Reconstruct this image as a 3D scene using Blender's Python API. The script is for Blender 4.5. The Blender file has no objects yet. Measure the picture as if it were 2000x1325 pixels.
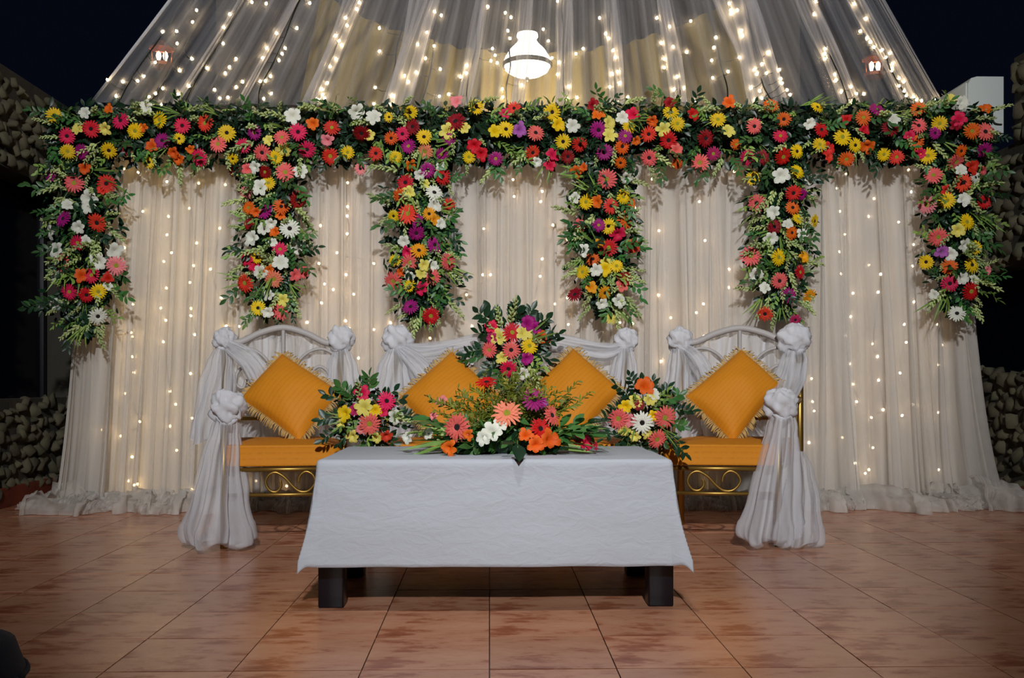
import bpy, math, random
import numpy as np
from mathutils import Vector, Matrix, Euler, noise

# ------------------------------------------------------------------ camera, world, lights, exposure
scene = bpy.context.scene
col = scene.collection
F, HZ, CAMH, YAW = 1950.0, 745.0, 0.75, 44.0 / 1950.0
cd = bpy.data.cameras.new('camera'); cam = bpy.data.objects.new('camera', cd); col.objects.link(cam)
cd.sensor_width = 36.0; cd.lens = F / 2000 * 36.0; cd.shift_y = (HZ - 662.5) / 2000.0
cd.clip_start = 0.05; cd.clip_end = 100
cam.location = (0, 0, CAMH); cam.rotation_euler = (math.pi / 2, 0, -YAW)
scene.camera = cam
w = bpy.data.worlds.new('night'); scene.world = w; w.use_nodes = True
w.node_tree.nodes['Background'].inputs[0].default_value = (0.25, 0.4, 1.0, 1)
w.node_tree.nodes['Background'].inputs[1].default_value = 0.0055
vs = scene.view_settings
vs.view_transform = 'Standard'; vs.look = 'None'; vs.gamma = 1; vs.exposure = 0.0; vs.use_curve_mapping = False
scene.cycles.transparent_max_bounces = 16
scene.cycles.max_bounces = 4
scene.cycles.diffuse_bounces = 2
scene.cycles.glossy_bounces = 2
scene.cycles.transmission_bounces = 3
scene.cycles.sample_clamp_indirect = 4.0
scene.cycles.adaptive_threshold = 0.03

def lamp(name, kind, loc, target, power, color, **kw):
    ld = bpy.data.lights.new(name, kind); ld.energy = power; ld.color = color
    for k, v in kw.items(): setattr(ld, k, v)
    o = bpy.data.objects.new(name, ld); col.objects.link(o); o.location = loc
    o.rotation_euler = (Vector(target) - Vector(loc)).to_track_quat('-Z', 'Y').to_euler()
    return o
# hall ceiling spotlight above the photographer
lamp('ceiling_spotlight', 'SPOT', (0.2, -4.0, 4.5), (0.12, 5.95, 2.0), 3150, (0.97, 0.98, 1.0), spot_size=math.radians(49), spot_blend=1.0, shadow_soft_size=0.14)
# added spot, no known fixture: brightens mid floor before the table against darker sides
lamp('added_floor_spot', 'SPOT', (0.1, 2.35, 3.3), (0.1, 2.72, 0), 115, (1.0, 0.97, 0.93), spot_size=math.radians(50), spot_blend=1.0, shadow_soft_size=0.1)

# ------------------------------------------------------------------ helpers
rnd = random.Random(7)
CY, SY = math.cos(YAW), math.sin(YAW)
def at(px, py, Y):
    k = (px - 1000.0) / F
    dx, dy = SY + CY * k, CY - SY * k
    t = Y / dy
    return Vector((dx * t, Y, CAMH - (py - HZ) / F * t))
def mpp(Y): return Y / F
def s2l(c):
    return tuple(((v / 255) / 12.92 if v / 255 <= 0.04045 else ((v / 255 + 0.055) / 1.055) ** 2.4) for v in c)
def mesh(name, V, Fc, mat=None, smooth=True):
    m = bpy.data.meshes.new(name); m.from_pydata([tuple(v) for v in V], [], Fc); m.update()
    if smooth: m.polygons.foreach_set('use_smooth', [True] * len(m.polygons))
    if mat: m.materials.append(mat)
    return m
def obj(name, me, parent=None, loc=(0, 0, 0), rot=None, scale=None):
    o = bpy.data.objects.new(name, me); col.objects.link(o)
    if parent is not None: o.parent = parent
    o.location = loc
    if rot is not None: o.rotation_euler = rot
    if scale is not None: o.scale = (scale,) * 3 if not hasattr(scale, '__len__') else scale
    return o
def tag(o, label, cat, group=None, kind=None):
    o['label'] = label; o['category'] = cat
    if group: o['group'] = group
    if kind: o['kind'] = kind
    return o
def thing(name, loc, label, cat, group=None):
    o = bpy.data.objects.new(name, None); col.objects.link(o); o.location = loc
    o.empty_display_size = 0.1
    return tag(o, label, cat, group)
def struct(o): o['kind'] = 'structure'; return o
def box_vf(x0, x1, y0, y1, z0, z1, b=0.0):
    V = [(x, y, z) for z in (z0, z1) for y in (y0, y1) for x in (x0, x1)]
    return V, [(0, 2, 3, 1), (4, 5, 7, 6), (0, 1, 5, 4), (2, 6, 7, 3), (0, 4, 6, 2), (1, 3, 7, 5)]
def bevel_box(x0, x1, y0, y1, z0, z1, b):
    import bmesh
    bm = bmesh.new()
    V, Fc = box_vf(x0, x1, y0, y1, z0, z1)
    vs_ = [bm.verts.new(v) for v in V]
    for f in Fc: bm.faces.new([vs_[i] for i in f])
    bmesh.ops.recalc_face_normals(bm, faces=bm.faces)
    bmesh.ops.bevel(bm, geom=list(bm.edges), offset=b, segments=2, affect='EDGES', profile=0.5)
    V2 = [v.co.copy() for v in bm.verts]; bm.verts.index_update()
    F2 = [[v.index for v in f.verts] for f in bm.faces]; bm.free()
    return V2, F2
def grid_vf(P, closed=False):
    nu, nv = P.shape[0], P.shape[1]
    V = P.reshape(-1, 3).tolist(); Fc = []
    for i in range(nu if closed else nu - 1):
        a, b = i * nv, ((i + 1) % nu) * nv
        for j in range(nv - 1): Fc.append((a + j, b + j, b + j + 1, a + j + 1))
    return V, Fc
def catmull(pts, n=6, closed=False):
    pts = [Vector(p) for p in pts]; out = []
    N = len(pts)
    for i in range(N if closed else N - 1):
        p0 = pts[(i - 1) % N] if closed or i > 0 else pts[0]
        p1, p2 = pts[i], pts[(i + 1) % N]
        p3 = pts[(i + 2) % N] if closed or i + 2 < N else pts[-1]
        for k in range(n):
            t = k / n
            out.append(0.5 * ((2 * p1) + (p2 - p0) * t + (2 * p0 - 5 * p1 + 4 * p2 - p3) * t * t + (3 * p1 - p0 - 3 * p2 + p3) * t ** 3))
    if not closed: out.append(pts[-1])
    return out
def tube_vf(pts, r, n=8, cap=True, V=None, Fc=None):
    V = [] if V is None else V; Fc = [] if Fc is None else Fc
    pts = [Vector(p) for p in pts]; base = len(V)
    rs = r if hasattr(r, '__len__') else [r] * len(pts)
    T = [(pts[min(i + 1, len(pts) - 1)] - pts[max(i - 1, 0)]).normalized() for i in range(len(pts))]
    nrm = T[0].orthogonal().normalized()
    for i, p in enumerate(pts):
        nrm = (nrm - T[i] * nrm.dot(T[i])); nrm = nrm.normalized() if nrm.length > 1e-6 else T[i].orthogonal().normalized()
        bn = T[i].cross(nrm)
        for k in range(n):
            a = 2 * math.pi * k / n
            V.append(p + (nrm * math.cos(a) + bn * math.sin(a)) * rs[i])
    for i in range(len(pts) - 1):
        for k in range(n):
            k2 = (k + 1) % n
            Fc.append((base + i * n + k, base + i * n + k2, base + (i + 1) * n + k2, base + (i + 1) * n + k))
    if cap:
        Fc.append(tuple(base + k for k in range(n))[::-1]); e = base + (len(pts) - 1) * n
        Fc.append(tuple(e + k for k in range(n)))
    return V, Fc
def lathe_vf(prof, n=24):
    P = np.zeros((n, len(prof), 3))
    for i in range(n):
        a = 2 * math.pi * i / n
        for j, (r, z) in enumerate(prof): P[i, j] = (r * math.cos(a), r * math.sin(a), z)
    return grid_vf(P, closed=True)

# ------------------------------------------------------------------ materials
def mat_new(name):
    m = bpy.data.materials.new(name); m.use_nodes = True
    nt = m.node_tree; nt.nodes.clear()
    out = nt.nodes.new('ShaderNodeOutputMaterial')
    return m, nt, out
def pbr(name, color, rough=0.6, metal=0.0, spec=0.5, var=0.0, bump=0.0, bscale=30.0, sheen=0.0, transl=0.0):
    m, nt, out = mat_new(name); L = nt.links
    p = nt.nodes.new('ShaderNodeBsdfPrincipled'); c = (*color, 1)
    p.inputs['Base Color'].default_value = c; p.inputs['Roughness'].default_value = rough
    p.inputs['Metallic'].default_value = metal; p.inputs['Specular IOR Level'].default_value = spec
    src = None
    if var > 0:
        oi = nt.nodes.new('ShaderNodeObjectInfo'); hs = nt.nodes.new('ShaderNodeHueSaturation')
        mp = nt.nodes.new('ShaderNodeMapRange'); mp.inputs['To Min'].default_value = 1 - var; mp.inputs['To Max'].default_value = 1 + var
        L.new(oi.outputs['Random'], mp.inputs['Value']); L.new(mp.outputs[0], hs.inputs['Value'])
        mp2 = nt.nodes.new('ShaderNodeMapRange'); mp2.inputs['To Min'].default_value = 0.5 - var * 0.045; mp2.inputs['To Max'].default_value = 0.5 + var * 0.045
        mm = nt.nodes.new('ShaderNodeMath'); mm.operation = 'FRACT'; m3 = nt.nodes.new('ShaderNodeMath'); m3.operation = 'MULTIPLY'; m3.inputs[1].default_value = 7.31
        L.new(oi.outputs['Random'], m3.inputs[0]); L.new(m3.outputs[0], mm.inputs[0]); L.new(mm.outputs[0], mp2.inputs['Value']); L.new(mp2.outputs[0], hs.inputs['Hue'])
        hs.inputs['Color'].default_value = c; L.new(hs.outputs[0], p.inputs['Base Color']); src = hs.outputs[0]
    if bump > 0:
        tc = nt.nodes.new('ShaderNodeTexCoord'); nz = nt.nodes.new('ShaderNodeTexNoise'); nz.inputs['Scale'].default_value = bscale; nz.inputs['Detail'].default_value = 6
        b = nt.nodes.new('ShaderNodeBump'); b.inputs['Strength'].default_value = bump; b.inputs['Distance'].default_value = 0.01
        L.new(tc.outputs['Object'], nz.inputs['Vector']); L.new(nz.outputs[0], b.inputs['Height']); L.new(b.outputs[0], p.inputs['Normal'])
    if transl > 0:
        t = nt.nodes.new('ShaderNodeBsdfTranslucent'); t.inputs[0].default_value = c
        if src: L.new(src, t.inputs[0])
        mx = nt.nodes.new('ShaderNodeMixShader'); mx.inputs[0].default_value = transl
        L.new(p.outputs[0], mx.inputs[1]); L.new(t.outputs[0], mx.inputs[2]); L.new(mx.outputs[0], out.inputs[0])
    else: L.new(p.outputs[0], out.inputs[0])
    return m
def tulle(name, color, alpha, streak=0.25, transl=0.45, scale=60.0):
    m, nt, out = mat_new(name); L = nt.links
    d = nt.nodes.new('ShaderNodeBsdfDiffuse'); d.inputs[0].default_value = (*color, 1)
    t = nt.nodes.new('ShaderNodeBsdfTranslucent'); t.inputs[0].default_value = (*color, 1)
    mx = nt.nodes.new('ShaderNodeMixShader'); mx.inputs[0].default_value = transl
    L.new(d.outputs[0], mx.inputs[1]); L.new(t.outputs[0], mx.inputs[2])
    tr = nt.nodes.new('ShaderNodeBsdfTransparent')
    m2 = nt.nodes.new('ShaderNodeMixShader')
    # weave density: fine streaks along the cloth's length (uv.x across the cloth)
    uv = nt.nodes.new('ShaderNodeUVMap'); mp = nt.nodes.new('ShaderNodeMapping'); mp.inputs['Scale'].default_value = (scale, 1.2, 1)
    nz = nt.nodes.new('ShaderNodeTexNoise'); nz.inputs['Scale'].default_value = 1.0; nz.inputs['Detail'].default_value = 1
    L.new(uv.outputs[0], mp.inputs[0]); L.new(mp.outputs[0], nz.inputs['Vector'])
    mr = nt.nodes.new('ShaderNodeMapRange'); mr.inputs['From Min'].default_value = 0.3; mr.inputs['From Max'].default_value = 0.7
    mr.inputs['To Min'].default_value = max(0, alpha - streak); mr.inputs['To Max'].default_value = min(1, alpha + streak)
    L.new(nz.outputs[0], mr.inputs['Value']); L.new(mr.outputs[0], m2.inputs[0])
    L.new(tr.outputs[0], m2.inputs[1]); L.new(mx.outputs[0], m2.inputs[2]); L.new(m2.outputs[0], out.inputs[0])
    return m
def emit(name, color, strength):
    m, nt, out = mat_new(name); e = nt.nodes.new('ShaderNodeEmission')
    e.inputs[0].default_value = (*color, 1); e.inputs[1].default_value = strength
    nt.links.new(e.outputs[0], out.inputs[0]); return m

M = {}
M['grout'] = pbr('grout', s2l((60, 40, 32)), 0.8)
M['mortar'] = pbr('mortar', s2l((58, 54, 46)), 0.95, bump=0.5)
M['stone'] = pbr('stone', s2l((100, 95, 74)), 0.9, var=0.35, bump=0.7, bscale=25)
M['skirt'] = pbr('terracotta_skirting', s2l((128, 62, 44)), 0.5, bump=0.2)
M['plaster_dark'] = pbr('dark_plaster', s2l((70, 62, 54)), 0.9, bump=0.2)
M['night_glass'] = pbr('night_glass', (0.002, 0.003, 0.008), 0.12, spec=0.35)
M['win_frame'] = pbr('dark_window_frame', s2l((18, 18, 24)), 0.5)
M['navy'] = pbr('navy_lacquer', s2l((7, 10, 22)), 0.4)
M['gold'] = pbr('gold_metal', s2l((160, 128, 62)), 0.38, metal=0.85)
M['iron_white'] = pbr('whitewashed_iron', s2l((176, 170, 166)), 0.6)
M['wire'] = pbr('dark_wire', s2l((30, 34, 28)), 0.6)
M['ac_white'] = pbr('ac_plastic', s2l((205, 212, 208)), 0.45)
M['ac_dark'] = pbr('ac_vent', s2l((40, 44, 46)), 0.6)
M['copper'] = pbr('copper', s2l((190, 112, 76)), 0.35, metal=0.8)
M['lamp_metal'] = pbr('lamp_band', s2l((96, 92, 84)), 0.4, metal=0.7)
M['bulb'] = emit('fairy_bulb', (1.0, 0.74, 0.42), 34)
M['bulb_back'] = emit('fairy_bulb_drape', (1.0, 0.68, 0.36), 20)
M['bulb_warm'] = emit('fairy_bulb_warm', (1.0, 0.70, 0.30), 20)
M['bulb_pale'] = emit('fairy_bulb_pale', (1.0, 0.76, 0.5), 13)
M['lamp_glow'] = emit('lamp_glass', (1.0, 0.93, 0.78), 4.5)
M['lantern_glow'] = emit('lantern_bulb', (1.0, 0.8, 0.55), 9)
M['tulle_bg'] = tulle('tulle_backdrop', s2l((244, 238, 230)), 0.52, 0.22, 0.4, 40)
M['tulle_bg2'] = tulle('tulle_backdrop_inner', s2l((246, 238, 228)), 0.55, 0.25, 0.4, 22)
M['tulle_can'] = tulle('tulle_canopy', s2l((240, 240, 244)), 0.25, 0.12, 0.45, 9)
M['tulle_gather'] = tulle('tulle_canopy_gather', s2l((242, 240, 242)), 0.36, 0.2, 0.45, 10)
M['tulle_sash'] = tulle('tulle_sash', s2l((240, 240, 244)), 0.52, 0.3, 0.35, 26)
M['tulle_knot'] = tulle('tulle_knot', s2l((240, 240, 244)), 0.9, 0.1, 0.3, 12)
M['liner'] = pbr('liner_cloth', s2l((232, 224, 210)), 0.9)
M['curtain_yellow'] = pbr('yellow_curtain', s2l((140, 120, 66)), 0.85)
M['tcloth'] = None

def tile_mat():
    m, nt, out = mat_new('terracotta_tile'); L = nt.links; N = nt.nodes
    p = N.new('ShaderNodeBsdfPrincipled')
    tc = N.new('ShaderNodeTexCoord'); oi = N.new('ShaderNodeObjectInfo')
    # printed clouding, in the tile's own coordinates, drawn out sideways
    mp = N.new('ShaderNodeMapping'); mp.inputs['Scale'].default_value = (6, 13, 1); mp.inputs['Location'].default_value = (3.3, 1.7, 0)
    n1 = N.new('ShaderNodeTexNoise'); n1.inputs['Scale'].default_value = 1; n1.inputs['Detail'].default_value = 7; n1.inputs['Roughness'].default_value = 0.62
    ad = N.new('ShaderNodeVectorMath'); ad.operation = 'ADD'
    cb = N.new('ShaderNodeCombineXYZ'); mu = N.new('ShaderNodeMath'); mu.operation = 'MULTIPLY'; mu.inputs[1].default_value = 0.9
    L.new(oi.outputs['Random'], mu.inputs[0]); L.new(mu.outputs[0], cb.inputs[0]); L.new(mu.outputs[0], cb.inputs[2])
    L.new(tc.outputs['Object'], mp.inputs[0]); L.new(mp.outputs[0], ad.inputs[0]); L.new(cb.outputs[0], ad.inputs[1]); L.new(ad.outputs[0], n1.inputs['Vector'])
    cr = N.new('ShaderNodeValToRGB'); e = cr.color_ramp.elements
    e[0].position = 0.30; e[0].color = (*s2l((214, 158, 126)), 1)
    e[1].position = 0.75; e[1].color = (*s2l((140, 72, 44)), 1)
    k = cr.color_ramp.elements.new(0.50); k.color = (*s2l((204, 144, 112)), 1)
    k = cr.color_ramp.elements.new(0.59); k.color = (*s2l((172, 104, 74)), 1)
    L.new(n1.outputs[0], cr.inputs[0])
    hs = N.new('ShaderNodeHueSaturation'); mr = N.new('ShaderNodeMapRange'); mr.inputs['To Min'].default_value = 0.9; mr.inputs['To Max'].default_value = 1.1
    L.new(oi.outputs['Random'], mr.inputs['Value']); L.new(mr.outputs[0], hs.inputs['Value']); L.new(cr.outputs[0], hs.inputs['Color'])
    L.new(hs.outputs[0], p.inputs['Base Color'])
    p.inputs['Roughness'].default_value = 0.27; p.inputs['Specular IOR Level'].default_value = 0.45
    n2 = N.new('ShaderNodeTexNoise'); n2.inputs['Scale'].default_value = 40; b = N.new('ShaderNodeBump'); b.inputs['Strength'].default_value = 0.06; b.inputs['Distance'].default_value = 0.01
    L.new(tc.outputs['Object'], n2.inputs['Vector']); L.new(n2.outputs[0], b.inputs['Height']); L.new(b.outputs[0], p.inputs['Normal'])
    L.new(p.outputs[0], out.inputs[0]); return m
M['tile'] = tile_mat()
def floor_base_mat():
    m, nt, out = mat_new('floor_far_tiles'); L = nt.links; N = nt.nodes
    p = N.new('ShaderNodeBsdfPrincipled'); tc = N.new('ShaderNodeTexCoord'); br = N.new('ShaderNodeTexBrick')
    br.offset = 0; br.inputs['Scale'].default_value = 1; br.inputs['Brick Width'].default_value = 0.3315; br.inputs['Row Height'].default_value = 0.3315
    br.inputs['Mortar Size'].default_value = 0.003
    br.inputs['Color1'].default_value = (*s2l((176, 104, 74)), 1); br.inputs['Color2'].default_value = (*s2l((160, 92, 64)), 1); br.inputs['Mortar'].default_value = (*s2l((60, 40, 32)), 1)
    L.new(tc.outputs['Object'], br.inputs['Vector']); L.new(br.outputs[0], p.inputs['Base Color']); p.inputs['Roughness'].default_value = 0.4
    L.new(p.outputs[0], out.inputs[0]); return m
M['floor_base'] = floor_base_mat()
def cloth_mat(name, color, bump1=0.5, s1=9, s2=120, b2=0.05, rough=0.8, sheen=0.0):
    m, nt, out = mat_new(name); L = nt.links; N = nt.nodes
    p = N.new('ShaderNodeBsdfPrincipled'); p.inputs['Base Color'].default_value = (*color, 1); p.inputs['Roughness'].default_value = rough; p.inputs['Specular IOR Level'].default_value = 0.25
    tc = N.new('ShaderNodeTexCoord'); mp = N.new('ShaderNodeMapping'); mp.inputs['Rotation'].default_value = (0.3, 0.5, 0.2); mp.inputs['Scale'].default_value = (1, 1, 2.2)
    n1 = N.new('ShaderNodeTexNoise'); n1.inputs['Scale'].default_value = s1; n1.inputs['Detail'].default_value = 5; n1.inputs['Distortion'].default_value = 1.2
    n2 = N.new('ShaderNodeTexNoise'); n2.inputs['Scale'].default_value = s2
    b1 = N.new('ShaderNodeBump'); b1.inputs['Strength'].default_value = bump1; b1.inputs['Distance'].default_value = 0.02
    bb = N.new('ShaderNodeBump'); bb.inputs['Strength'].default_value = b2; bb.inputs['Distance'].default_value = 0.01
    L.new(tc.outputs['Object'], mp.inputs[0]); L.new(mp.outputs[0], n1.inputs['Vector']); L.new(tc.outputs['Object'], n2.inputs['Vector'])
    L.new(n1.outputs[0], b1.inputs['Height']); L.new(n2.outputs[0], bb.inputs['Height']); L.new(b1.outputs[0], bb.inputs['Normal']); L.new(bb.outputs[0], p.inputs['Normal'])
    L.new(p.outputs[0], out.inputs[0]); return m
M['tcloth'] = cloth_mat('white_table_linen', s2l((184, 189, 197)), 0.22, s1=13)
def silk_mat():
    m, nt, out = mat_new('mustard_silk'); L = nt.links; N = nt.nodes
    p = N.new('ShaderNodeBsdfPrincipled'); uv = N.new('ShaderNodeUVMap')
    wv = N.new('ShaderNodeTexWave'); wv.wave_type = 'BANDS'; wv.bands_direction = 'Y'; wv.inputs['Scale'].default_value = 5.2; wv.inputs['Distortion'].default_value = 0.3
    n = N.new('ShaderNodeTexNoise'); n.inputs['Scale'].default_value = 70
    mp = N.new('ShaderNodeMapping'); mp.inputs['Scale'].default_value = (1.6, 0.12, 1)
    L.new(uv.outputs[0], wv.inputs['Vector']); L.new(uv.outputs[0], mp.inputs[0]); L.new(mp.outputs[0], n.inputs['Vector'])
    mt = N.new('ShaderNodeMath'); mt.operation = 'MULTIPLY'; L.new(wv.outputs['Fac'], mt.inputs[0]); L.new(n.outputs[0], mt.inputs[1])
    cr = N.new('ShaderNodeValToRGB'); e = cr.color_ramp.elements
    e[0].position = 0.3; e[0].color = (*s2l((212, 134, 24)), 1); e[1].position = 0.7; e[1].color = (*s2l((200, 122, 20)), 1)
    L.new(mt.outputs[0], cr.inputs[0]); L.new(cr.outputs[0], p.inputs['Base Color'])
    p.inputs['Roughness'].default_value = 0.68; p.inputs['Specular IOR Level'].default_value = 0.3
    b = N.new('ShaderNodeBump'); b.inputs['Strength'].default_value = 0.03; b.inputs['Distance'].default_value = 0.005
    L.new(mt.outputs[0], b.inputs['Height']); L.new(b.outputs[0], p.inputs['Normal'])
    L.new(p.outputs[0], out.inputs[0]); return m
M['silk'] = silk_mat()
M['fringe'] = pbr('fringe', s2l((196, 160, 96)), 0.7)
M['pouf'] = pbr('pouf_cloth', s2l((48, 56, 70)), 0.9, bump=0.2)
# greenery and petals
M['leaf'] = pbr('leaf_dark', s2l((62, 108, 50)), 0.42, var=0.35, transl=0.15)
M['leaf_deep'] = pbr('leaf_deep', s2l((26, 58, 34)), 0.4, var=0.3, transl=0.1)
M['leaf_light'] = pbr('leaf_light', s2l((128, 162, 72)), 0.5, var=0.3, transl=0.2)
M['bud'] = pbr('bud_green', s2l((192, 208, 136)), 0.55, var=0.25, transl=0.2)
M['fern'] = pbr('fern_green', s2l((112, 124, 34)), 0.6, var=0.3, transl=0.2)
M['moss'] = pbr('moss', s2l((22, 40, 24)), 0.95, bump=1.0, bscale=60)
M['stem'] = pbr('stem_green', s2l((78, 104, 48)), 0.6, var=0.2)
PC = {'R': (214, 26, 26), 'D': (150, 12, 24), 'P': (244, 108, 104), 'H': (228, 32, 84), 'M': (170, 24, 122), 'Y': (246, 206, 20),
      'O': (240, 106, 24), 'W': (238, 238, 222), 'S': (250, 150, 112), 'T': (238, 66, 46), 'L': (244, 140, 144), 'V': (178, 96, 176),
      'G': (244, 164, 24), 'C': (240, 226, 110), 'B': (186, 40, 96)}
CN = {'R': 'red', 'D': 'deep red', 'P': 'coral pink', 'H': 'hot pink', 'M': 'magenta', 'Y': 'yellow', 'O': 'orange', 'W': 'white', 'S': 'salmon',
      'T': 'scarlet', 'L': 'light pink', 'V': 'lilac', 'G': 'golden', 'C': 'pale yellow', 'B': 'rose'}
PM = {k: pbr('petal_' + CN[k].replace(' ', '_'), s2l(v), 0.6, var=0.10, transl=0.22, spec=0.3) for k, v in PC.items()}
M['center_dark'] = pbr('flower_center_dark', s2l((36, 16, 20)), 0.8, bump=0.6, bscale=300)
M['center_green'] = pbr('flower_center_green', s2l((176, 170, 50)), 0.8, bump=0.6, bscale=300)

def uv_grid(me, nu, nv, closed=False):
    uv = me.uv_layers.new(name='UVMap')
    lv = np.zeros(len(me.loops), dtype=np.int32); me.loops.foreach_get('vertex_index', lv)
    i, j = lv // nv, lv % nv
    U = np.stack([i / max(1, nu - 1), j / max(1, nv - 1)], 1).astype(np.float32)
    uv.data.foreach_set('uv', U.ravel())
def grid_mesh(name, P, mat, closed=False):
    V, Fc = grid_vf(P, closed); me = mesh(name, V, Fc, mat); uv_grid(me, P.shape[0], P.shape[1]); return me

# ------------------------------------------------------------------ floor
TW = 0.3315; X0 = 0.0; Y0 = 2.597
fb = struct(obj('floor', mesh('floor', *box_vf(-9, 9, -4, 13, -0.05, -0.008), M['floor_base'], smooth=False)))
fb['label'] = 'terracotta tiled hall floor'
tm = mesh('tile', *box_vf(-TW / 2 + 0.0017, TW / 2 - 0.0017, -TW / 2 + 0.0027, TW / 2 - 0.0027, -0.012, 0.0), M['tile'], smooth=False)
for r in range(-2, 12):
    for c in range(-10, 10):
        x, y = X0 + (c + 0.5) * TW, Y0 + (r + 0.5) * TW
        if x < -2.95 or x > 3.25: continue
        obj('tile', tm, fb, (x, y, rnd.uniform(-0.0006, 0.0006)))

# ------------------------------------------------------------------ stone walls left and right, dark windows, back wall
def hull_stone(seed):
    import bmesh
    r = random.Random(seed); bm = bmesh.new()
    for k in range(15):
        v = Vector((r.gauss(0, 1), r.gauss(0, 1), r.gauss(0, 1))).normalized()
        bm.verts.new((v.x * r.uniform(0.8, 1.05), v.y * r.uniform(0.8, 1.05), v.z * r.uniform(0.8, 1.05)))
    g = bmesh.ops.convex_hull(bm, input=bm.verts)
    for v in [v for v in bm.verts if not v.link_faces]: bm.verts.remove(v)
    bm.verts.index_update()
    me = bpy.data.meshes.new('stone'); bm.to_mesh(me); bm.free(); me.materials.append(M['stone']); me.polygons.foreach_set('use_smooth', [True] * len(me.polygons)); return me
STONES = [hull_stone(k) for k in range(10)]
def stone_wall(name, X, side, yr, openz, ztop, label, low=None):
    # side: +1 wall's face looks to +X (left wall), -1 looks to -X
    th = 0.35
    x0, x1 = (X - th, X) if side > 0 else (X, X + th)
    V, Fc = [], []
    ya, yb = yr
    blocks = [(ya, yb, -0.05, openz[0]), (ya, yb, openz[1], ztop), (ya, openz[2], openz[0], openz[1]), (openz[3], yb, openz[0], openz[1])]
    if low: blocks[1:2] = [(ya, low[0], openz[1], ztop), (low[0], yb, openz[1], low[1])]
    for (a, b, c, d) in blocks:
        if b <= a: continue
        v, f = box_vf(x0, x1, a, b, c, d); n = len(V); V += v; Fc += [tuple(i + n for i in q) for q in f]
    wo = struct(obj(name, mesh(name, V, Fc, M['mortar'], smooth=False))); wo['label'] = label
    r = random.Random(11 if side > 0 else 12); cnt = 0
    for (a, b, c, d) in blocks:
        a2, b2 = max(a, 5.2), min(b, 7.0)
        if b2 <= a2: continue
        z = max(c, 0.10) + 0.03
        while z < d - 0.01:
            y = a2 + r.uniform(0, 0.05)
            while y < b2 - 0.03:
                s = r.uniform(0.036, 0.08)
                xx = X + side * r.uniform(-0.015, 0.012)
                o = obj('stone', r.choice(STONES), wo, (xx, y + s * 0.5, z + r.uniform(-0.035, 0.035)), (r.uniform(0, 6.3), r.uniform(-0.5, 0.5), r.uniform(-0.5, 0.5)), (0.05, s * r.uniform(0.85, 1.2), s * r.uniform(0.7, 0.95)))
                cnt += 1; y += s * 1.55
            z += r.uniform(0.08, 0.105)
    return wo
wl = stone_wall('wall_left', -2.89, 1, (2.0, 7.6), (0.64, 2.03, 3.2, 7.0), 2.63, 'rubble stone side wall left of the drape')
wr = stone_wall('wall_right', 3.20, -1, (2.0, 7.6), (0.80, 1.46, 3.2, 7.3), 2.72, 'rubble stone side wall right of the drape', low=(6.02, 2.2))
for n, (X, s, z0, z1) in enumerate(((-2.89, 1, 0.64, 2.03), (3.20, -1, 0.80, 1.46)), 1):
    x = X - s * 0.2
    wd = struct(obj('window_%d' % n, mesh('window', *box_vf(x - 0.005, x + 0.005, 3.2, 7.3, z0, z1), M['night_glass'], smooth=False)))
    wd['label'] = 'dark night window in the stone wall'
    for yy in (3.25, 4.5, 5.8, 6.95):
        obj('window_frame', mesh('window_frame', *bevel_box(x - 0.03, x + 0.03, yy - 0.025, yy + 0.025, z0, z1, 0.004), M['win_frame']), wd)
for nm, X, s in (('baseboard_left', -2.89, 1), ('baseboard_right', 3.20, -1)):
    struct(obj(nm, mesh(nm, *bevel_box(X - 0.02, X + 0.03, 2.0, 7.6, 0.0, 0.12, 0.006) if s > 0 else bevel_box(X - 0.03, X + 0.02, 2.0, 7.6, 0.0, 0.12, 0.006), M['skirt'])))
struct(obj('wall_back', mesh('wall_back', *box_vf(-2.0, 2.3, 7.35, 7.5, 0, 4.2), M['plaster_dark'], smooth=False)))

# ------------------------------------------------------------------ air conditioner on the right wall
ac = thing('air_conditioner', (3.15, 6.36, 2.27), 'white wall mounted air conditioner on the right stone wall', 'air conditioner')
prof = [(-0.005, 0.0), (-0.14, 0.0), (-0.205, 0.05), (-0.225, 0.13), (-0.225, 0.30), (-0.205, 0.335), (-0.17, 0.345), (-0.005, 0.345)]
P = np.zeros((len(prof), 2, 3))
for i, (x, z) in enumerate(prof): P[i, 0] = (x, -0.32, z); P[i, 1] = (x, 0.5, z)
V, Fc = grid_vf(P); n = len(prof)
Fc += [tuple(2 * i for i in range(n)), tuple(2 * i + 1 for i in range(n))[::-1]]
V.extend([]); obj('body', mesh('ac_body', V, Fc, M['ac_white'], smooth=False), ac)
obj('air_flap', mesh('ac_flap', *bevel_box(-0.205, -0.13, -0.28, 0.46, -0.006, 0.006, 0.003), M['ac_dark']), ac, (0, 0, 0.02), (0, 0.5, 0))
obj('front_panel', mesh('ac_panel', *bevel_box(-0.234, -0.224, -0.31, 0.49, 0.135, 0.31, 0.003), M['ac_white']), ac)
obj('cable', mesh('ac_cable', *tube_vf(catmull([(-0.05, -0.325, 0.16), (-0.08, -0.335, 0.12), (-0.07, -0.335, 0.06), (-0.02, -0.33, 0.05)]), 0.004, 6), M['ac_dark']), ac)

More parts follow.
